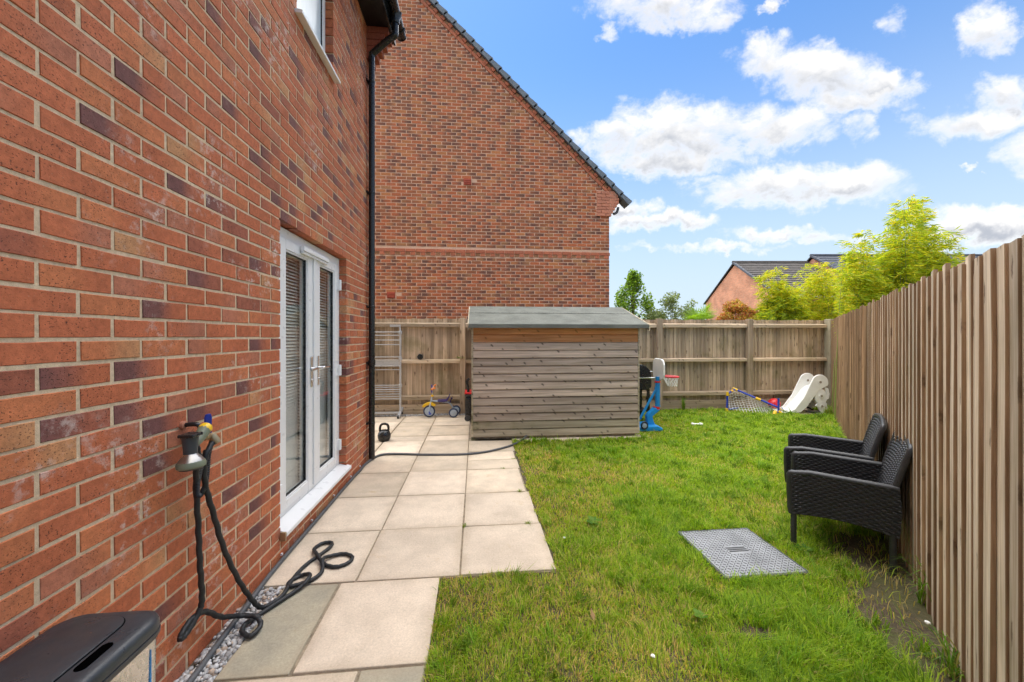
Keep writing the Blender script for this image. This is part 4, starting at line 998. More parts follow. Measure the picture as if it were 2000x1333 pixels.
broad('weed', 'leafy weed rosette in the lawn left of the drain cover', .89, 2.83, 16, .08, .013)
broad('weed', 'broad leaved weed in the lawn below the drain cover', 1.13, 1.83, 6, .05, .014)
broad('weed', 'leafy weed at the foot of the near chair front leg', 2.17, 2.33, 14, .07, .014)
broad('weed', 'weed growing at the shed foot by the hose end', .68, 5.08, 12, .09, .015, pal=((.14,.26,.03),(.2,.33,.04)))
broad('weed', 'small weed by the shed front near its right end', 2.0, 5.10, 10, .08, .015)
broad('climbing_weed', 'small weed clinging to the fence post left of the shed', -.30, 6.97, 10, .10, .012, z=1.02, pal=((.22,.30,.08),(.12,.2,.04)))
# ================================================================== RATTAN CHAIRS
def weave(mb, P, nu, nv, su, sv, amp=.0035, back=.0):
    """P(a,b)->(point, normal); woven strands: su stakes across, sv rows"""
    vs = []
    for j in range(nv + 1):
        for i in range(nu + 1):
            a, b = i / nu, j / nv; p, n = P(a, b)
            row = math.floor(b * sv); fr_ = b * sv - row
            over = math.cos(math.pi * (a * su + row)); prof = math.sqrt(max(0, math.sin(math.pi * fr_)))
            h_ = amp * (over * .9) * prof + amp * (prof - 1) * 1.0
            vs.append(p + n * h_)
    fs = [(j * (nu + 1) + i, j * (nu + 1) + i + 1, (j + 1) * (nu + 1) + i + 1, (j + 1) * (nu + 1) + i) for j in range(nv) for i in range(nu)]
    mb.add(vs, fs)
def make_chair():
    """local: +x is forward, y width (y<0 is one arm), origin at floor centre"""
    c = thing('rattan_armchair', '', 'chair', local=True)
    Dp, Wd = .50, .54
    def side(yc, sgn):
        # arm panel: outline front x=.25 to back x=-.25
        top = lambda x: .50 + .0 * x - .03 * max(0, (x - .21) / .06)
        bot = lambda x: .205 + .025 * math.sin(math.pi * (x + .25) / .5)
        th = .017
        for s in (-1, 1):
            mb = MB()
            def P(a, b):
                x = -.26 + .53 * a - .012 * math.sin(b * 3) ; z = bot(x) + (top(x) - bot(x)) * b; return Vector((x, yc + s * th, z)), Vector((0, s, 0))
            weave(mb, P, 84, 76, 21, 19, .0068); mb.build('arm_panel', M_WICKER, c, smooth=True)
        mb = MB(); pts = [(-.262 + .53 * i / 20, yc, .499 + (0 if i < 17 else -.005 * (i - 16))) for i in range(21)] + [(.272, yc, .44), (.270, yc, .3), (.262, yc, .205)]
        pts = spline(pts, 2)
        vs = []; n_ = len(pts)
        mb.tube(pts, [.0185 + (.0018 if i_ % 2 else 0) for i_ in range(len(pts))], 10); 
        mb.v = [(x, yc + (y - yc) * 1.05, z) for x, y, z in mb.v]
        # wrap ridges on the tube
        q = []
        for ii, (x, y, z) in enumerate(mb.v): q.append((x, y, z))
        mb.build('arm_edge', M_WICKER, c, smooth=True)
        for xx in (.25, -.235):
            lg = MB(); zs = np.linspace(-.04, .24, 22); lg.tube([(xx, yc, z) for z in zs], [.0165 + (.002 if i % 2 else 0) for i in range(22)], 10); lg.build('leg', M_WICKER, c, smooth=True)
    side(-Wd / 2, -1); side(Wd / 2, 1)
    for s in (1, -1):
        mb = MB()
        def PB(a, b):
            y = -.26 + .52 * a; cv = .012 * (1 - (2 * a - 1) ** 2); z = .20 + (.775 - .012 * (2 * a - 1) ** 2 * 2 - .20) * b
            x = -.20 - cv - .115 * b ** 1.5 + s * .011; n = Vector((s, 0, .2 * s)).normalized(); return Vector((x, y, z)), n
        weave(mb, PB, 84, 104, 21, 26, .0060); mb.build('backrest', M_WICKER, c, smooth=True)
    mb = MB(); rim = []
    for i in range(25):
        a = i / 24; y = -.262 + .524 * a; cv = .012 * (1 - (2 * a - 1) ** 2); rim.append((-.20 - cv - .115, y, .775 - .024 * (2 * a - 1) ** 2))
    sidel = [(-.20 - .115 * (b ** 1.5), -.265, .20 + .552 * b) for b in np.linspace(.05, .98, 14)]; sider = [(x, .265, z) for x, y, z in sidel][::-1]
    pts = sidel + rim + sider
    mb.tube(pts, [.0165 + (.0015 if i_ % 2 else 0) for i_ in range(len(pts))], 10); mb.build('back_rim', M_WICKER, c, smooth=True)
    mb = MB()
    def PS(a, b): return Vector((-.22 + .46 * a, -.25 + .50 * b, .35 + .012 * a)), Vector((0, 0, 1))
    weave(mb, PS, 60, 60, 18, 20, .003); mb.build('seat', M_WICKER, c, smooth=True)
    mb = MB(); mb.box(-.22, -.245, .25, .245, .245, .335); mb.build('seat_frame', M_WICKER, c, bevel=.01)
    return c
def copy_tree(o):
    r = o.copy(); COL.objects.link(r)
    for ch in list(o.children):
        c2_ = ch.copy(); COL.objects.link(c2_); c2_.parent = r
    return r
chA = make_chair(); chB = copy_tree(chA)
ang = math.atan2(.70, -.714)
def putchair(c, fx_, fy_, lab):
    """fx,fy: position of the near front leg"""
    n_ = Vector((math.cos(ang), math.sin(ang))); wdir = Vector((math.sin(ang), -math.cos(ang)))      # towards far side (+x+y)
    ctr = Vector((fx_, fy_)) - n_ * .25 + wdir * .27
    c.location = (ctr.x, ctr.y, 0); c.rotation_euler = (0, 0, ang); c['label'] = lab; c['group'] = 'rattan armchairs by the fence'
putchair(chA, 2.17, 2.42, 'near black rattan armchair facing the lawn beside the drain cover')
putchair(chB, 2.60, 2.94, 'further black rattan armchair half hidden behind the near one')
# ================================================================== DRAIN COVER
dc = thing('drain_cover', 'square grey metal drain cover with raised tread pattern in the lawn', 'drain cover', (1.725, 2.375, 0))
b = MB(); b.box(1.468, 2.115, -.03, 1.985, 2.63, .006); b.build('plate', M_COVER, dc, bevel=.003)
b = MB()
for (x0, y0, x1, y1) in ((1.455, 2.102, 1.4635, 2.643), (1.9895, 2.102, 1.998, 2.643), (1.4635, 2.102, 1.9895, 2.1105), (1.4635, 2.6345, 1.9895, 2.643)): b.box(x0, y0, -.03, x1, y1, .004)
b.build('frame', M_COVERD, dc)
b = MB()
for i in range(22):
    for j in range(22):
        x = 1.487 + i * .0228; y = 2.135 + j * .0228
        if abs(x - 1.725) < .07 and abs(y - 2.375) < .045: continue
        a = R(45) if (i + j) % 2 else R(-45); m_ = Matrix.Translation((x, y, .0068)) @ Matrix.Rotation(a, 4, 'Z'); b.obox(m_, .017, .0055, .0032)
o = b.build('tread', M_COVERD, dc); o['kind'] = 'stuff'
for k in range(3):
    b = MB(); b.box(1.66, 2.352 + k * .02, .006, 1.79, 2.361 + k * .02, .0095); b.build('slot_bar', M_COVERD, dc)
# ================================================================== WALL TAP, SPRAY GUN, HOSES
tap = thing('garden_tap', 'outdoor tap on the brick wall with blue lever', 'tap', (XW, 1.74, 1.0))
b = MB(); b.lathe([(.017, 0), (.017, .014), (.011, .018)], (XW - .002, 1.735, 1.045), (1, 0, 0), 16); b.build('wall_flange', simple('terracotta_flange', (.42, .17, .10), .8), tap, smooth=True)
b = MB(); b.tube(spline([(XW + .015, 1.735, 1.045), (XW + .05, 1.738, 1.047), (XW + .066, 1.742, 1.035), (XW + .068, 1.745, 1.0), (XW + .068, 1.762, .985)], 5), .0095, 10); b.build('pipe', M_BLACK, tap, smooth=True)
b = MB(); b.lathe([(.012, 0), (.017, .005), (.017, .02), (.013, .028), (.013, .05)], (XW + .068, 1.76, .985), (.1, 1, -.05), 14); b.lathe([(.016, 0), (.0165, .03), (.013, .045)], (XW + .076, 1.80, .985), (.5, .1, -.85), 14); b.build('valve_body', M_BRASS, tap, smooth=True)
b = MB(); b.prism([(-.011, 0), (.011, 0), (.012, .07), (.008, .085), (-.006, .085), (-.011, .07)], lambda p, q, d: (XW + .07 + p * .5 + d, 1.785 + p, .995 + q), -.004, .004); b.build('lever', simple('blue_lever', (.01, .03, .28), .4), tap, bevel=.002)
b = MB(); b.box(XW - .004, 1.725, .985, XW + .05, 1.755, 1.0); b.build('bracket', M_BLACK, tap, bevel=.003)
gun = thing('spray_gun', 'green and grey hose spray gun hanging at the tap', 'spray gun', (XW + .1, 1.63, .9))
GX = XW + .115
b = MB(); b.lathe([(.042, 0), (.047, .004), (.048, .016), (.044, .026)], (GX, 1.622, .90), (-.06, .03, 1), 24); b.build('spray_head', M_GREENP, gun, smooth=True)
b = MB(); b.lathe([(.038, -.004), (.041, .001)], (GX, 1.622, .899), (-.06, .03, 1), 24); b.build('nozzle_plate', M_DGREY, gun)
b = MB(); b.lathe([(.043, 0), (.037, .010), (.025, .024), (.021, .032)], (GX - .002, 1.623, .926), (-.06, .03, 1), 24); b.build('metal_collar', simple('dull_chrome', (.36, .35, .33), .35, 1.0), gun, smooth=True)
b = MB(); b.lathe([(.023, 0), (.024, .02), (.027, .055), (.029, .075)], (GX - .004, 1.624, .955), (-.06, .05, 1), 16); b.build('grip_body', M_DGREY, gun, smooth=True)
b = MB(); b.box(GX - .034, 1.595, 1.022, GX + .024, 1.655, 1.035); b.build('cap', M_BLACK, gun, bevel=.004)
b = MB(); b.tube(spline([(GX - .005, 1.635, .985), (GX - .01, 1.675, 1.0), (GX - .012, 1.715, 1.03)], 5), [.018 + .0006 * i for i in range(11)], 12); b.build('handle', M_GREENP, gun, smooth=True)
b = MB(); b.lathe([(.024, 0), (.025, .012), (.019, .024)], (GX - .012, 1.712, 1.027), (0, .8, .6), 14); b.build('end_ring', M_YEL, gun, smooth=True)
def wob(pts, amp, f, sub=7):
    p = spline(pts, sub); return [q + Vector((math.sin(i * f) * amp * .4, math.sin(i * f + 1) * amp, 0)) for i, q in enumerate(p)]
hose = thing('garden_hose', 'black expandable hose hanging from tap and looped on the slabs', 'hose', (-1.1, 2.1, 0))
b = MB()
pts = [(XW + .085, 1.795, .955), (-1.15, 1.745, .90), (-1.155, 1.753, .79), (-1.15, 1.797, .64), (-1.145, 1.86, .45), (-1.135, 1.95, .25), (-1.12, 2.03, .10), (-1.10, 2.07, .03), (-1.075, 2.11, .014), (-1.045, 2.18, .012), (-1.055, 2.33, .012), (-1.04, 2.46, .012), (-.995, 2.57, .012), (-.965, 2.66, .013), (-.985, 2.71, .012), (-1.04, 2.70, .012), (-1.062, 2.63, .013), (-1.0, 2.53, .030), (-.93, 2.45, .016), (-.845, 2.42, .012), (-.785, 2.46, .012), (-.785, 2.52, .012), (-.85, 2.56, .012), (-.925, 2.53, .018), (-.945, 2.47, .034), (-.915, 2.38, .014), (-.935, 2.31, .014), (-.985, 2.275, .012), (-1.045, 2.255, .013), (-1.06, 2.30, .012), (-1.02, 2.35, .013), (-.965, 2.33, .028), (-.955, 2.27, .030), (-.985, 2.22, .014), (-1.05, 2.11, .012), (-1.10, 2.02, .012), (-1.115, 1.965, .02), (-1.10, 1.92, .018), (-1.05, 1.895, .016), (-1.035, 1.95, .022), (-1.075, 1.985, .042), (-1.15, 1.98, .055), (-1.18, 1.90, .11), (-1.19, 1.81, .20), (-1.195, 1.74, .225), (-1.197, 1.685, .205), (-1.195, 1.675, .185), (-1.19, 1.71, .195), (-1.182, 1.76, .24), (-1.175, 1.765, .30), (-1.17, 1.745, .45), (-1.165, 1.728, .62), (-1.155, 1.70, .82), (-1.13, 1.675, .93), (GX - .01, 1.66, .985)]
b.tube(wob(pts, .0022, 1.9), .0112, 10)
b.build('tube', M_BLACKM, hose, smooth=True)
b = MB(); sp = spline([(XW + .078, 1.80, .965), (-1.165, 1.79, .90), (-1.16, 1.768, .80), (-1.155, 1.73, .752), (-1.15, 1.70, .765), (-1.15, 1.705, .82), (-1.155, 1.735, .88), (-1.155, 1.76, .93)], 22)
b.tube(sp, [.0085 + (.002 if i % 2 else 0) for i in range(len(sp))], 10); o = b.build('corrugated_connector', M_BLACKM, hose, smooth=True)
b = MB(); b.tube(spline([(-1.155, .9, .006), (-1.16, 1.4, .006), (-1.165, 1.683, .006), (-1.18, 1.905, .008), (-1.19, 2.107, .012), (-1.208, 2.4, .014), (-1.212, 2.9, .014), (-1.213, 3.5, .014), (-1.212, 3.95, .014), (-1.205, 4.15, .014), (-1.206, 4.35, .014), (-1.15, 4.6, .014), (-1.05, 4.668, .014), (-.85, 4.655, .013), (-.66, 4.62, .013), (-.35, 4.585, .013), (-.10, 4.585, .013), (.12, 4.65, .013), (.30, 4.76, .013), (.46, 4.90, .013), (.60, 5.08, .018), (.70, 5.22, .045)], 8), .0130, 10)
cab = b.build('cable_conduit', M_CABLE, None, smooth=True); tag(cab, 'dark conduit along the wall foot crossing the patio to the shed', 'cable')
for yy in (2.55, 3.0, 3.45, 3.9, 4.2):
    b = MB(); b.box(XW - .001, yy, .026, XW + .012, yy + .012, .038); o = b.build('cable_clip', M_WHITE, cab)
# ================================================================== STEEL BIN
binr = thing('rubbish_bin', 'rectangular steel bin with black plastic lid by the house wall', 'bin', (-1.04, 1.0, 0))
def rrect(x0, y0, x1, y1, r, n=7):
    out = []
    for (cx1, cy1, a0) in ((x1 - r, y1 - r, 0), (x0 + r, y1 - r, 90), (x0 + r, y0 + r, 180), (x1 - r, y0 + r, 270)):
        for i in range(n + 1): a = R(a0 + 90 * i / n); out.append((cx1 + r * math.cos(a), cy1 + r * math.sin(a)))
    return out
def loft(mb, rings):
    n = len(rings[0][0]); vs = [(x, y, z) for ring, z in rings for x, y in ring]; fs = []
    for k in range(len(rings) - 1):
        for i in range(n): fs.append((k * n + i, k * n + (i + 1) % n, (k + 1) * n + (i + 1) % n, (k + 1) * n + i))
    fs.append(tuple(range(n))[::-1]); fs.append(tuple((len(rings) - 1) * n + i for i in range(n))); mb.add(vs, fs)
B0, B1, B2, B3 = -1.212, .66, -.925, 1.262
b = MB(); loft(b, [(rrect(B0 + .02, B1 + .02, B2 - .02, B3 - .02, .035), .01), (rrect(B0 + .014, B1 + .014, B2 - .014, B3 - .014, .04), .55)]); b.build('body', M_SILVER, binr, smooth=True)
b = MB(); loft(b, [(rrect(B0 + .004, B1 + .004, B2 - .004, B3 - .004, .06), .538), (rrect(B0, B1, B2, B3, .065), .545), (rrect(B0, B1, B2, B3, .065), .556)]); lid = b.build('lid_rim', M_LID, binr, smooth=True)
b = MB(); loft(b, [(rrect(B0 + .002, B1 + .002, B2 - .002, B3 - .002, .064), .5585), (rrect(B0 + .001, B1 + .001, B2 - .001, B3 - .001, .065), .575), (rrect(B0 + .005, B1 + .005, B2 - .005, B3 - .005, .064), .588), (rrect(B0 + .016, B1 + .016, B2 - .016, B3 - .016, .06), .596), (rrect(B0 + .042, B1 + .042, B2 - .042, B3 - .042, .05), .5985)]); lid = b.build('lid', M_LID, binr, smooth=True)
b = MB(); loft(b, [(rrect(B0 + .0425, B1 + .042, B2 - .07, B3 - .040, .052), .597), (rrect(B0 + .0425, B1 + .042, B2 - .07, B3 - .040, .052), .5992)]); b.build('seam', M_LIDIN, lid)
b = MB(); loft(b, [(rrect(B0 + .045, B1 + .045, B2 - .0725, B3 - .0425, .05), .598), (rrect(B0 + .045, B1 + .045, B2 - .0725, B3 - .0425, .05), .6015), (rrect(B0 + .049, B1 + .049, B2 - .0765, B3 - .0465, .048), .6032)]); b.build('flap', M_LID, lid, smooth=True)
b = MB(); loft(b, [(rrect(B2 - .062, 1.03, B2 - .035, 1.12, .0130), .5975), (rrect(B2 - .062, 1.03, B2 - .035, 1.12, .0130), .5995)]); b.build('finger_slot', M_LIDIN, lid)
b = MB(); b.box(-.97, B3 - .0165, .02, -.968, B3 - .0132, .51); b.box(B2 - .0165, 1.20, .02, B2 - .0128, 1.203, .51); b.build('blue_edge_strip', simple('strip_blue', (.02, .22, .5), .4), binr)  # thin upright blue strips on two faces of the bin body
# ================================================================== KETTLEBELL
kb = thing('kettlebell', 'black kettlebell on the patio behind the downpipe', 'kettlebell', (-1.24, 5.32, 0))
b = MB(); b.lathe([(.05, 0), (.072, .012), (.086, .05), (.087, .085), (.07, .125), (.04, .148)], (-1.235, 5.32, 0), n=24); b.build('bell', M_BLACK, kb, smooth=True)
b = MB(); b.tube(spline([(-1.285, 5.32, .12), (-1.292, 5.32, .17), (-1.275, 5.32, .218), (-1.235, 5.32, .23), (-1.195, 5.32, .218), (-1.178, 5.32, .17), (-1.185, 5.32, .12)], 6), .016, 10); b.build('handle', M_BLACK, kb, smooth=True)
# ================================================================== CLOTHES AIRER
ar = thing('clothes_airer', 'silver folded clothes airer standing before the back fence', 'airer', (-1.6, 6.93, 0))
AXR, AXL, AY = -1.325, -2.02, 6.90
for x in (AXR, AXL):
    b = MB(); b.box(x - .016, AY - .014, .08, x + .016, AY + .014, 1.50); b.build('upright', M_ALU, ar, bevel=.004)
    b = MB(); b.obox(Matrix.Translation((x, AY - .01, .075)) @ Matrix.Rotation(R(14), 4, 'X'), .05, .40, .045); b.build('foot', M_ALU, ar, bevel=.012)
    for yy in (-.19, .17):
        b = MB(); b.lathe([(.026, -.015), (.028, -.008), (.028, .008), (.026, .015)], (x, AY + yy, .03 + (.045 if yy > 0 else 0) * 0), (1, 0, 0), 14); b.build('castor', M_BLACK, ar, smooth=True)
    for zz in (1.485, 1.025, .545):
        b = MB(); b.box(x - .026, AY - .024, zz - .03, x + .026, AY + .024, zz + .03); b.build('joint_block', M_ALU, ar, bevel=.006)
    b = MB(); b.tube([(x, AY, 1.49), (x - .01, AY, 1.60)], .012, 8); b.box(x - .18, AY - .012, 1.585, x + .005, AY + .012, 1.625); b.build('hook_arm', M_ALU, ar)
for i, zz in enumerate((1.492, 1.434, 1.351, 1.269, 1.054, .996, .896, .824, .558, .515, .484, .436, .403, .35, .321)):
    b = MB(); yy = AY + (-.03, .03, -.05, .05)[i % 4]; b.tube([(AXL, yy, zz), (AXR, yy, zz)], .0075, 8); b.build('rail', M_ALU, ar, smooth=True)
b = MB(); b.box(AXL + .02, AY + .03, .90, AXR - .03, AY + .036, .985); b.build('shelf_panel', M_ALU, ar)
b = MB(); b.box(AXL, AY - .02, .05, AXR, AY + .02, .085); b.build('base_bar', M_ALU, ar, bevel=.008)
# ================================================================== TRICYCLE
tr = thing('tricycle', 'small grey and yellow toddler tricycle before the back fence', 'tricycle', (-.6, 6.85, 0))
TY = 6.80
def wheel(c, r, name='wheel', wide=.03):
    b = MB(); b.torus(c, (0, 1, 0), r - .014, .015, 28, 8); w_ = b.build(name, M_DBW, tr, smooth=True)
    b = MB(); b.lathe([(r - .016, -.008), (r - .02, -.011), (.022, -.013), (.02, -.022), (.005, -.024)], c, (0, 1, 0), 24); b.lathe([(r - .02, .011), (.02, .014)], c, (0, 1, 0), 24); b.build('hub', M_GREYP, w_, smooth=True)
wheel((-.81, TY, .103), .103); wheel((-.385, TY - .08, .082), .082); wheel((-.355, TY + .18, .082), .082)
b = MB(); b.tube([(-.385, TY - .07, .082), (-.355, TY + .17, .082)], .008, 8); b.build('axle', M_ALU, tr)
b = MB(); b.tube(spline([(-.765, TY, .285), (-.69, TY, .278), (-.55, TY, .262), (-.49, TY, .255), (-.44, TY + .02, .22), (-.385, TY + .03, .115)], 6), .015, 10); b.build('frame_tube', M_GREYP, tr, smooth=True)
b = MB(); b.tube([(-.81, TY - .035, .103), (-.79, TY - .03, .23), (-.775, TY, .29), (-.762, TY, .36)], .013, 8); b.tube([(-.81, TY + .035, .103), (-.79, TY + .03, .23), (-.775, TY, .285)], .011, 8); b.build('fork', M_GREYP, tr, smooth=True)
b = MB(); pts = [(-.805 + .150 * math.cos(R(a)), .103 + .150 * math.sin(R(a))) for a in range(150, 39, -10)]; pts2 = [(-.805 + .105 * math.cos(R(a)), .103 + .108 * math.sin(R(a))) for a in range(45, 146, 10)]
b.prism(pts + pts2, lambda p, q, d: (p, TY + d, q + .008), -.032, .032); b.build('mudguard', M_YEL, tr, bevel=.003)
b = MB(); b.lathe([(.006, -.02), (.021, -.014), (.024, 0), (.021, .014), (.006, .02)], (-.757, TY, .375), (0, 1, 0), 14); b.build('head_joint', M_YEL, tr, smooth=True)
b = MB(); b.tube([(-.757, TY, .385), (-.745, TY, .51)], .010, 8); b.tube([(-.745, TY - .13, .52), (-.745, TY, .505), (-.745, TY + .13, .54)], .009, 8); b.build('handlebar', M_ALU, tr, smooth=True)
for s in (-1, 1):
    b = MB(); b.tube([(-.745, TY + s * .08, .512 if s < 0 else .525), (-.70 if s < 0 else -.72, TY + s * .15, .525 if s < 0 else .545)], .016, 10); b.build('grip', M_ORA, tr, smooth=True)
b = MB(); b.lathe([(.02, -.015), (.022, 0), (.02, .015)], (-.757, TY - .02, .495), (0, 1, 0), 12); b.build('clamp', M_ORA, tr, smooth=True)
b = MB(); b.box(-.774, TY - .02, .43, -.758, TY + .02, .57); b.build('front_plate', M_DBLUE, tr, bevel=.004)
b = MB(); b.prism([(-.66, .272), (-.56, .265), (-.50, .275), (-.462, .335), (-.445, .405), (-.455, .408), (-.485, .345), (-.525, .305), (-.60, .302), (-.66, .305)], lambda p, q, d: (p, TY + d, q), -.07, .07); b.build('saddle', M_PURP, tr, bevel=.006)
b = MB(); b.tube([(-.455, TY, .245), (-.425, TY, .32)], .010, 8); b.lathe([(.016, 0), (.02, .01), (.018, .025)], (-.425, TY, .315), (.3, 0, 1), 10); b.build('push_stub', M_PURP, tr, smooth=True)
b = MB(); b.tube([(-.81, TY - .045, .103), (-.81, TY - .06, .103), (-.785, TY - .065, .075), (-.785, TY - .12, .075)], .008, 8); b.box(-.805, TY - .125, .068, -.765, TY - .07, .084); b.build('pedal', M_DBLUE, tr)
# black disc sitting on the fence rail
d_ = MB(); d_.lathe([(.046, 0), (.052, .005), (.052, .02), (.046, .026)], (-1.0, 7.055, 1.045), (0, -1, 0), 24); d_.lathe([(.02, 0), (.02, .004)], (-1.0, 7.03, 1.045), (0, -1, 0), 16)
tag(d_.build('black_disc', M_BLACK, None, smooth=True), 'small round black disc resting on the back fence middle rail', 'disc')
# ================================================================== MOWER left of the shed
mw = thing('lawn_mower', 'black and red garden machine tucked behind the left shed end', 'mower', (-.09, 6.6, 0))
b = MB(); b.box(-.175, 6.42, .05, -.065, 6.85, .40); b.build('body', M_BLACK, mw, bevel=.03)
b = MB(); b.box(-.185, 6.40, .45, -.062, 6.8, .475); b.build('trim', M_RED, mw, bevel=.006)
b = MB(); b.box(-.18, 6.43, .402, -.063, 6.82, .448); b.build('cover', M_DGREY, mw, bevel=.012)
b = MB(); b.tube(spline([(-.12, 6.5, .44), (-.13, 6.5, .56), (-.15, 6.48, .66), (-.10, 6.47, .70)], 5), .022, 8); b.build('handle', M_BLACK, mw, smooth=True)
b = MB(); b.lathe([(.05, -.02), (.05, .02)], (-.135, 6.41, .05), (0, 1, 0), 16); b.build('wheel', M_DGREY, mw)
# ================================================================== BARBECUE
bq = thing('barbecue', 'black barrel barbecue on legs behind the right shed end', 'barbecue', (2.62, 6.1, 0))
BY0, BY1 = 5.95, 6.3
lp = [(2.44, .755)] + [(2.645 + .205 * math.cos(R(a)), .755 + .205 * math.sin(R(a))) for a in range(180, -1, -15)]
b = MB(); b.prism(lp[1:], lambda p, q, d: (p, d, q), BY0, BY1); b.build('lid', M_BLACK, bq, bevel=.01)
b = MB(); b.prism([(2.445, .745), (2.845, .745), (2.845, .60), (2.80, .545), (2.49, .545), (2.445, .60)], lambda p, q, d: (p, d, q), BY0, BY1); b.build('firebox', M_BLACK, bq, bevel=.01)
b = MB(); b.tube([(2.40, BY0 - .05, .75), (2.875, BY0 - .05, .745)], .012, 8); b.build('front_rail', M_SILVER, bq)
b = MB(); b.tube([(2.84, BY0 + .05, .84), (2.885, BY0 + .05, .84)], .008, 8); b.build('lid_handle', M_SILVER, bq)
for (x, y) in ((2.48, BY0 + .03), (2.80, BY0 + .03), (2.48, BY1 - .03), (2.80, BY1 - .03)):
    b = MB(); b.box(x - .02, y - .02, .02 if x < 2.6 else 0, x + .02, y + .02, .56); b.build('leg', M_BLACK, bq, bevel=.003)
b = MB(); b.box(2.47, BY0 + .02, .20, 2.82, BY1 - .02, .215); b.build('lower_shelf', M_BLACK, bq)
# ================================================================== BASKETBALL HOOP
hp = thing('basketball_hoop', 'blue toy basketball stand with white backboard beside the shed', 'basketball stand', (2.6, 5.6, 0))
HY = 5.60
b = MB(); b.prism([(2.36, 0), (2.79, 0), (2.785, .045), (2.71, .085), (2.36, .07)], lambda p, q, d: (p, HY + d, q), -.15, .19); b.build('base', M_BLUE, hp, bevel=.018)
b = MB(); b.prism([(2.60, .06), (2.72, .06), (2.685, .15), (2.675, .20), (2.80, .30), (2.715, .335), (2.615, .25), (2.585, .21)], lambda p, q, d: (p, HY + d, q), -.045, .045); b.build('stem', M_BLUE, hp, bevel=.012)
b = MB(); b.lathe([(.036, .335), (.036, .735)], (2.772, HY, 0), n=18); b.lathe([(.039, .345), (.039, .375)], (2.772, HY, 0), n=18); b.build('pole', M_BLUE, hp, smooth=True)
for (x, z0, z1, r) in ((2.755, .305, .345, .047), (2.772, .71, .735, .044)):
    b = MB(); b.lathe([(r, z0), (r, z1)], (x, HY, 0), n=18); b.build('collar', M_RED, hp, bevel=.003)
b = MB(); b.lathe([(.03, .735), (.03, .80)], (2.772, HY, 0), n=14); b.build('upper_tube', M_BLUE, hp, smooth=True)
b = MB(); b.obox(Matrix.Translation((2.61, HY, .37)) @ Matrix.Rotation(-math.atan2(.41, .235), 4, 'Y'), .49, .03, .03); b.box(2.725, HY - .012, .56, 2.742, HY + .012, .64); b.build('brace', M_BLUE, hp, bevel=.004)
bp = [(-.20, .775), (-.12, .755), (.12, .755), (.20, .775), (.225, .84), (.225, .99), (.19, 1.05), (.12, 1.075), (-.12, 1.075), (-.19, 1.05), (-.225, .99), (-.225, .84)]
rot = Matrix.Translation((2.80, HY + .05, 0)) @ Matrix.Rotation(R(-6), 4, 'Z')
b = MB(); b.prism(bp, lambda p, q, d: rot @ Vector((d, p, q)), 0.0, .028); bb = b.build('backboard', M_PWHITE, hp, bevel=.01)
b = MB(); b.prism([(p * .84, .915 + (q - .915) * .84) for p, q in bp], lambda p, q, d: rot @ Vector((d, p, q)), .029, .032); b.build('backboard_panel', simple('grey_board_panel', (.50, .49, .46), .5), hp)
RC = Vector((2.99, HY + .02, .797))
b = MB(); b.torus(RC, (0.03, 0, 1), .115, .013, 28, 8); b.box(2.83, HY - .03, .785, 2.885, HY + .07, .81); b.build('rim', M_RED, hp, smooth=True)
b = MB()
for i in range(12):
    for s in (-1, 1):
        pts = []
        for k in range(5):
            a = 2 * math.pi * (i + s * k * .5) / 12; r = .112 - .045 * (k / 4) ** .8; pts.append((RC.x + r * math.cos(a) + .012 * k * .6, RC.y + r * math.sin(a), RC.z - .012 - k * .034))
        b.tube(pts, .0035, 5)
o = b.build('net', M_NET, hp, smooth=True)
b = MB(); b.torus((2.49, HY - .16, .095), (0, 1, 0), .047, .013, 20, 8); wl = b.build('wheel', M_BLACK, hp, smooth=True)
b = MB(); b.lathe([(.035, -.008), (.012, -.012)], (2.49, HY - .16, .095), (0, 1, 0), 14); b.build('wheel_hub', M_GREYP, wl)
# ================================================================== TOY GOAL
gl = thing('toy_goal', 'small blue and yellow toy football goal with sagging white net', 'toy goal', (5.2, 6.7, 0))
A0 = Vector((4.735, 6.80, .03)); A1 = Vector((4.745, 6.80, .33)); B_ = Vector((4.99, 6.93, .395)); C_ = Vector((5.52, 6.50, .115)); D_0 = Vector((5.53, 6.50, .0)); D_1 = Vector((5.53, 6.50, .28)); E_0 = Vector((5.85, 6.78, .03)); F_ = Vector((5.40, 6.43, .03))
def bar(a, b_, nm='tube', m=M_DBLUE, r=.017):
    q = MB(); q.tube([a, b_], r, 10); q.build(nm, m, gl, smooth=True)
bar(A0, A1); bar(A1, B_); bar(B_, C_); bar(D_0, D_1); bar(D_0 + Vector((0, 0, .03)), E_0); bar(F_, D_0 + Vector((0, 0, .03))); bar(A0, Vector((5.1, 7.0, .02)))
def conn(p, d, l=.06, r=.024):
    d = Vector(d).normalized(); q = MB(); q.tube([p - d * l / 2, p + d * l / 2], r, 10); q.build('connector', M_YEL, gl, smooth=True)
conn(A0, (0, 0, 1)); conn(A1, (0, 0, 1), .07); conn(A1.lerp(B_, .55), B_ - A1); conn(B_, C_ - B_, .09); conn(B_.lerp(C_, .55), C_ - B_, .09); conn(F_, (.3, .1, .4), .07, .03); conn(D_0 + Vector((-.0, -.01, .025)), (.1, -.3, .2), .06, .028); conn(D_0.lerp(E_0, .55) + Vector((0, 0, .015)), E_0 - D_0, .06)
top = spline([A1, B_, B_.lerp(C_, .33), B_.lerp(C_, .66), C_], 8); bot = spline([A0 + Vector((.02, 0, 0)), Vector((4.92, 6.66, .015)), Vector((5.1, 6.55, .015)), Vector((5.28, 6.48, .015)), F_], 8)
nU = 17; nV = 9
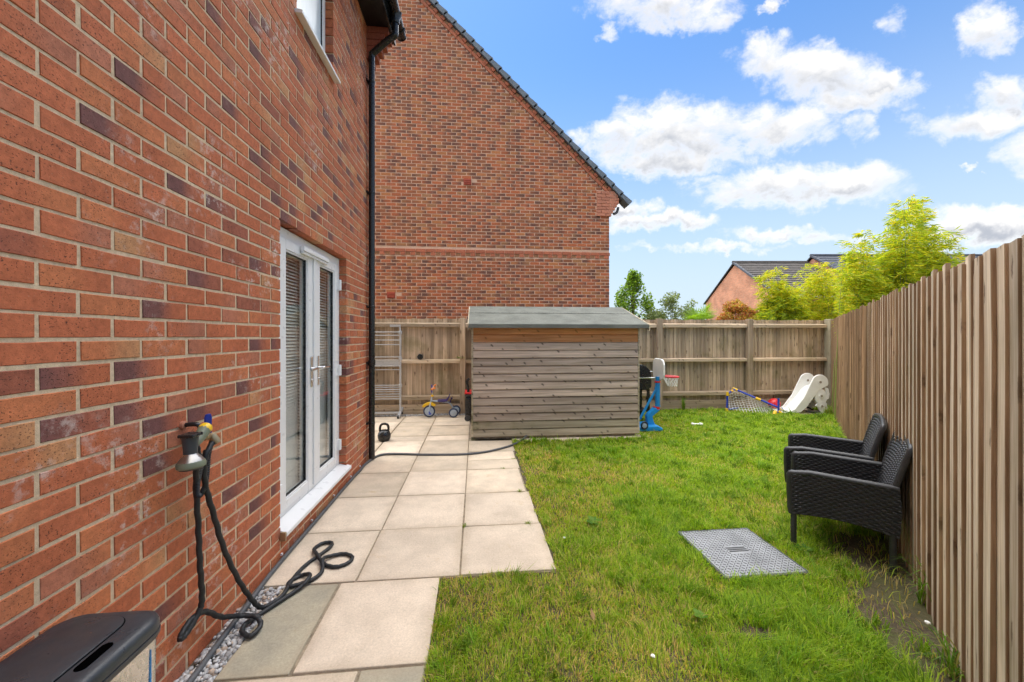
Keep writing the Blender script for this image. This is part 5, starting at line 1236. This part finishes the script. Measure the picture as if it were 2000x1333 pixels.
def netp(a, b_):
    i = a * (len(top) - 1); k = min(int(i), len(top) - 2); t0 = top[k].lerp(top[k + 1], i - k); b0 = bot[k].lerp(bot[k + 1], i - k)
    p = t0.lerp(b0, b_); s = math.sin(math.pi * b_) * .07 * (.6 + .4 * math.sin(a * 9)); return p + Vector((.12 * math.sin(math.pi * b_), .18 * math.sin(math.pi * b_), -s))
b = MB()
for i in range(nU + 1): b.tube([netp(i / nU, j / 24) for j in range(25)], .0032, 4)
for j in range(1, nV): b.tube([netp(i / 48, j / nV + .02 * math.sin(i)) for i in range(49)], .0032, 4)
b.build('net', M_NET, gl)
ball = thing('ball', 'red and black ball behind the toy goal', 'ball', (5.76, 6.88, 0))
b = MB(); b.lathe([(.11 * math.sin(R(a)), -.11 * math.cos(R(a))) for a in range(4, 177, 9)], (5.76, 6.88, .105), n=24); b.build('skin', M_RED, ball, smooth=True)
for k in range(7):
    a = k * 2.4; e_ = -.5 + .3 * (k % 4); d = Vector((math.cos(a) * math.cos(e_), math.sin(a) * math.cos(e_), math.sin(e_))); b = MB(); b.lathe([(.034, .1045), (.03, .1085), (.015, .1105)], (5.76, 6.88, .105), d, 8); b.build('patch', M_BLACK, ball)
# ================================================================== SLIDE
sd = thing('toddler_slide', 'white plastic toddler slide in the fence corner', 'slide', cw(5.45, 7.1, 0))
def SP(a, b_, d): return Vector(cw(5.66 + a, 7.0 + d, b_))
def sidepanel(d0, nm):
    arc = [(.148 * math.cos(R(a)) + .0, .565 + .148 * math.sin(R(a))) for a in range(-20, 151, 10)]
    poly = arc + [(-.30, .29), (-.46, .085), (-.56, .035), (-.66, .022), (-.66, -.0), (-.50, .0), (-.36, .02), (-.26, .10), (-.09, .33), (-.02, .42)]
    b = MB(); b.prism(poly, lambda p, q, d: SP(p, q, d), d0, d0 + .03); b.build(nm, M_PWHITE, sd, bevel=.008)
    low = [(.11 * math.cos(R(a)) + .02, .30 + .145 * math.sin(R(a))) for a in range(0, 360, 15)]
    b = MB(); b.prism(low, lambda p, q, d: SP(p, q, d), d0 + .004, d0 + .038)
    b.prism([(.0, .22), (.10, .22), (.14, .10), (.13, .07), (.08, .06), (.075, .0), (.02, .0), (-.03, .10), (-.08, .14), (-.06, .17)], lambda p, q, d: SP(p, q, d), d0 + .002, d0 + .036)
    b.prism([(.10, .48), (.15, .46), (.175, .36), (.16, .27), (.12, .25), (.13, .35)], lambda p, q, d: SP(p, q, d), d0 + .003, d0 + .037); b.build('ladder_side', M_PWHITE, sd, bevel=.006)
    for (p, q, r) in ((.0, .575, .028), (.02, .32, .026), (.03, .13, .026)):
        b = MB(); pt = SP(p, q, d0 - .004); b.lathe([(r * 1.5, 0), (r * 1.5, .008), (r, .009)], pt, SP(0, 0, 1) - SP(0, 0, 0), 16); b.build('boss', M_PWHITE, sd, smooth=True)
        b = MB(); pt = SP(p, q, d0 - .006); b.lathe([(r * .8, 0), (r * .8, .004)], pt, SP(0, 0, 1) - SP(0, 0, 0), 16); b.build('boss_recess', simple('slide_hole', (.30, .25, .20), .7) if 'slide_hole' not in MATS else MATS['slide_hole'], sd)
sidepanel(0.0, 'side_panel'); sidepanel(.30, 'side_panel')
prof = [(.08, .50), (-.06, .47), (-.14, .40), (-.30, .185), (-.42, .065), (-.52, .03), (-.70, .02)]
b = MB(); poly = prof + [(x, z - .025 if z > .03 else z - .015) for x, z in prof[::-1]]
b.prism(poly, lambda p, q, d: SP(p, q, d), .03, .30); b.build('chute', M_PWHITE, sd, bevel=.004)
for (x, z) in ((.10, .17), (.12, .32)):
    b = MB(); b.add([SP(x + a, z + c, d) for a, c, d in ((-.04,-.015,.02),(.04,-.015,.02),(.04,-.015,.31),(-.04,-.015,.31),(-.04,.015,.02),(.04,.015,.02),(.04,.015,.31),(-.04,.015,.31))], [(3,2,1,0),(4,5,6,7),(0,1,5,4),(1,2,6,5),(2,3,7,6),(3,0,4,7)]); b.build('step', M_PWHITE, sd, bevel=.004)
b = MB(); b.tube([SP(-.25, .04, .02), SP(-.1, .02, .02), SP(.05, .03, .02), SP(.12, .0, .02)], .014, 8); b.tube([SP(-.25, .04, .3), SP(.0, .06, .3), SP(.10, .01, .3)], .014, 8); b.build('ground_bar', M_DGREY, sd)
# ================================================================== SMALL THINGS ON THE LAWN
b = MB(); b.tube([(3.44, 5.76, .022), (3.56, 5.75, .022)], .014, 8)
for x in (3.435, 3.565):
    for yy in (-.018, .018): b.lathe([(.008, -.018), (.020, -.008), (.022, .004), (.012, .018)], (x, 5.755 + yy, .024), n=10)
tag(b.build('white_toy_bone', M_PWHITE, None, smooth=True), 'small white bone shaped object lying on the lawn near the hoop', 'toy')
def pebble(x, y, r, label):
    b = MB(); b.lathe([(r * .5, -.5 * r), (r, -.1 * r), (r * .9, .3 * r), (r * .4, .6 * r)], (x, y, .006), n=8); b.v = [(a + rnd.uniform(-.15, .15) * r, c + rnd.uniform(-.15, .15) * r, z) for a, c, z in b.v]; tag(b.build('pebble', M_PWHITE), label, 'stone')
pebble(.62, 2.63, .010, 'white pebble in the grass right of the patio'); pebble(.78, 1.62, .010, 'white pebble in the near lawn at the bottom'); pebble(2.22, 1.68, .012, 'pale pebble on bare soil by the right fence')
b = MB(); b.add([(.57, 1.80, .04), (.585, 1.83, .045), (.58, 1.88, .05), (.565, 1.84, .042)], [(0,1,2,3)]); b.c = [(.42, .26, .13)] * 4; tag(b.build('dead_leaf', M_LEAF), 'brown dead leaf lying on the near lawn', 'leaf')
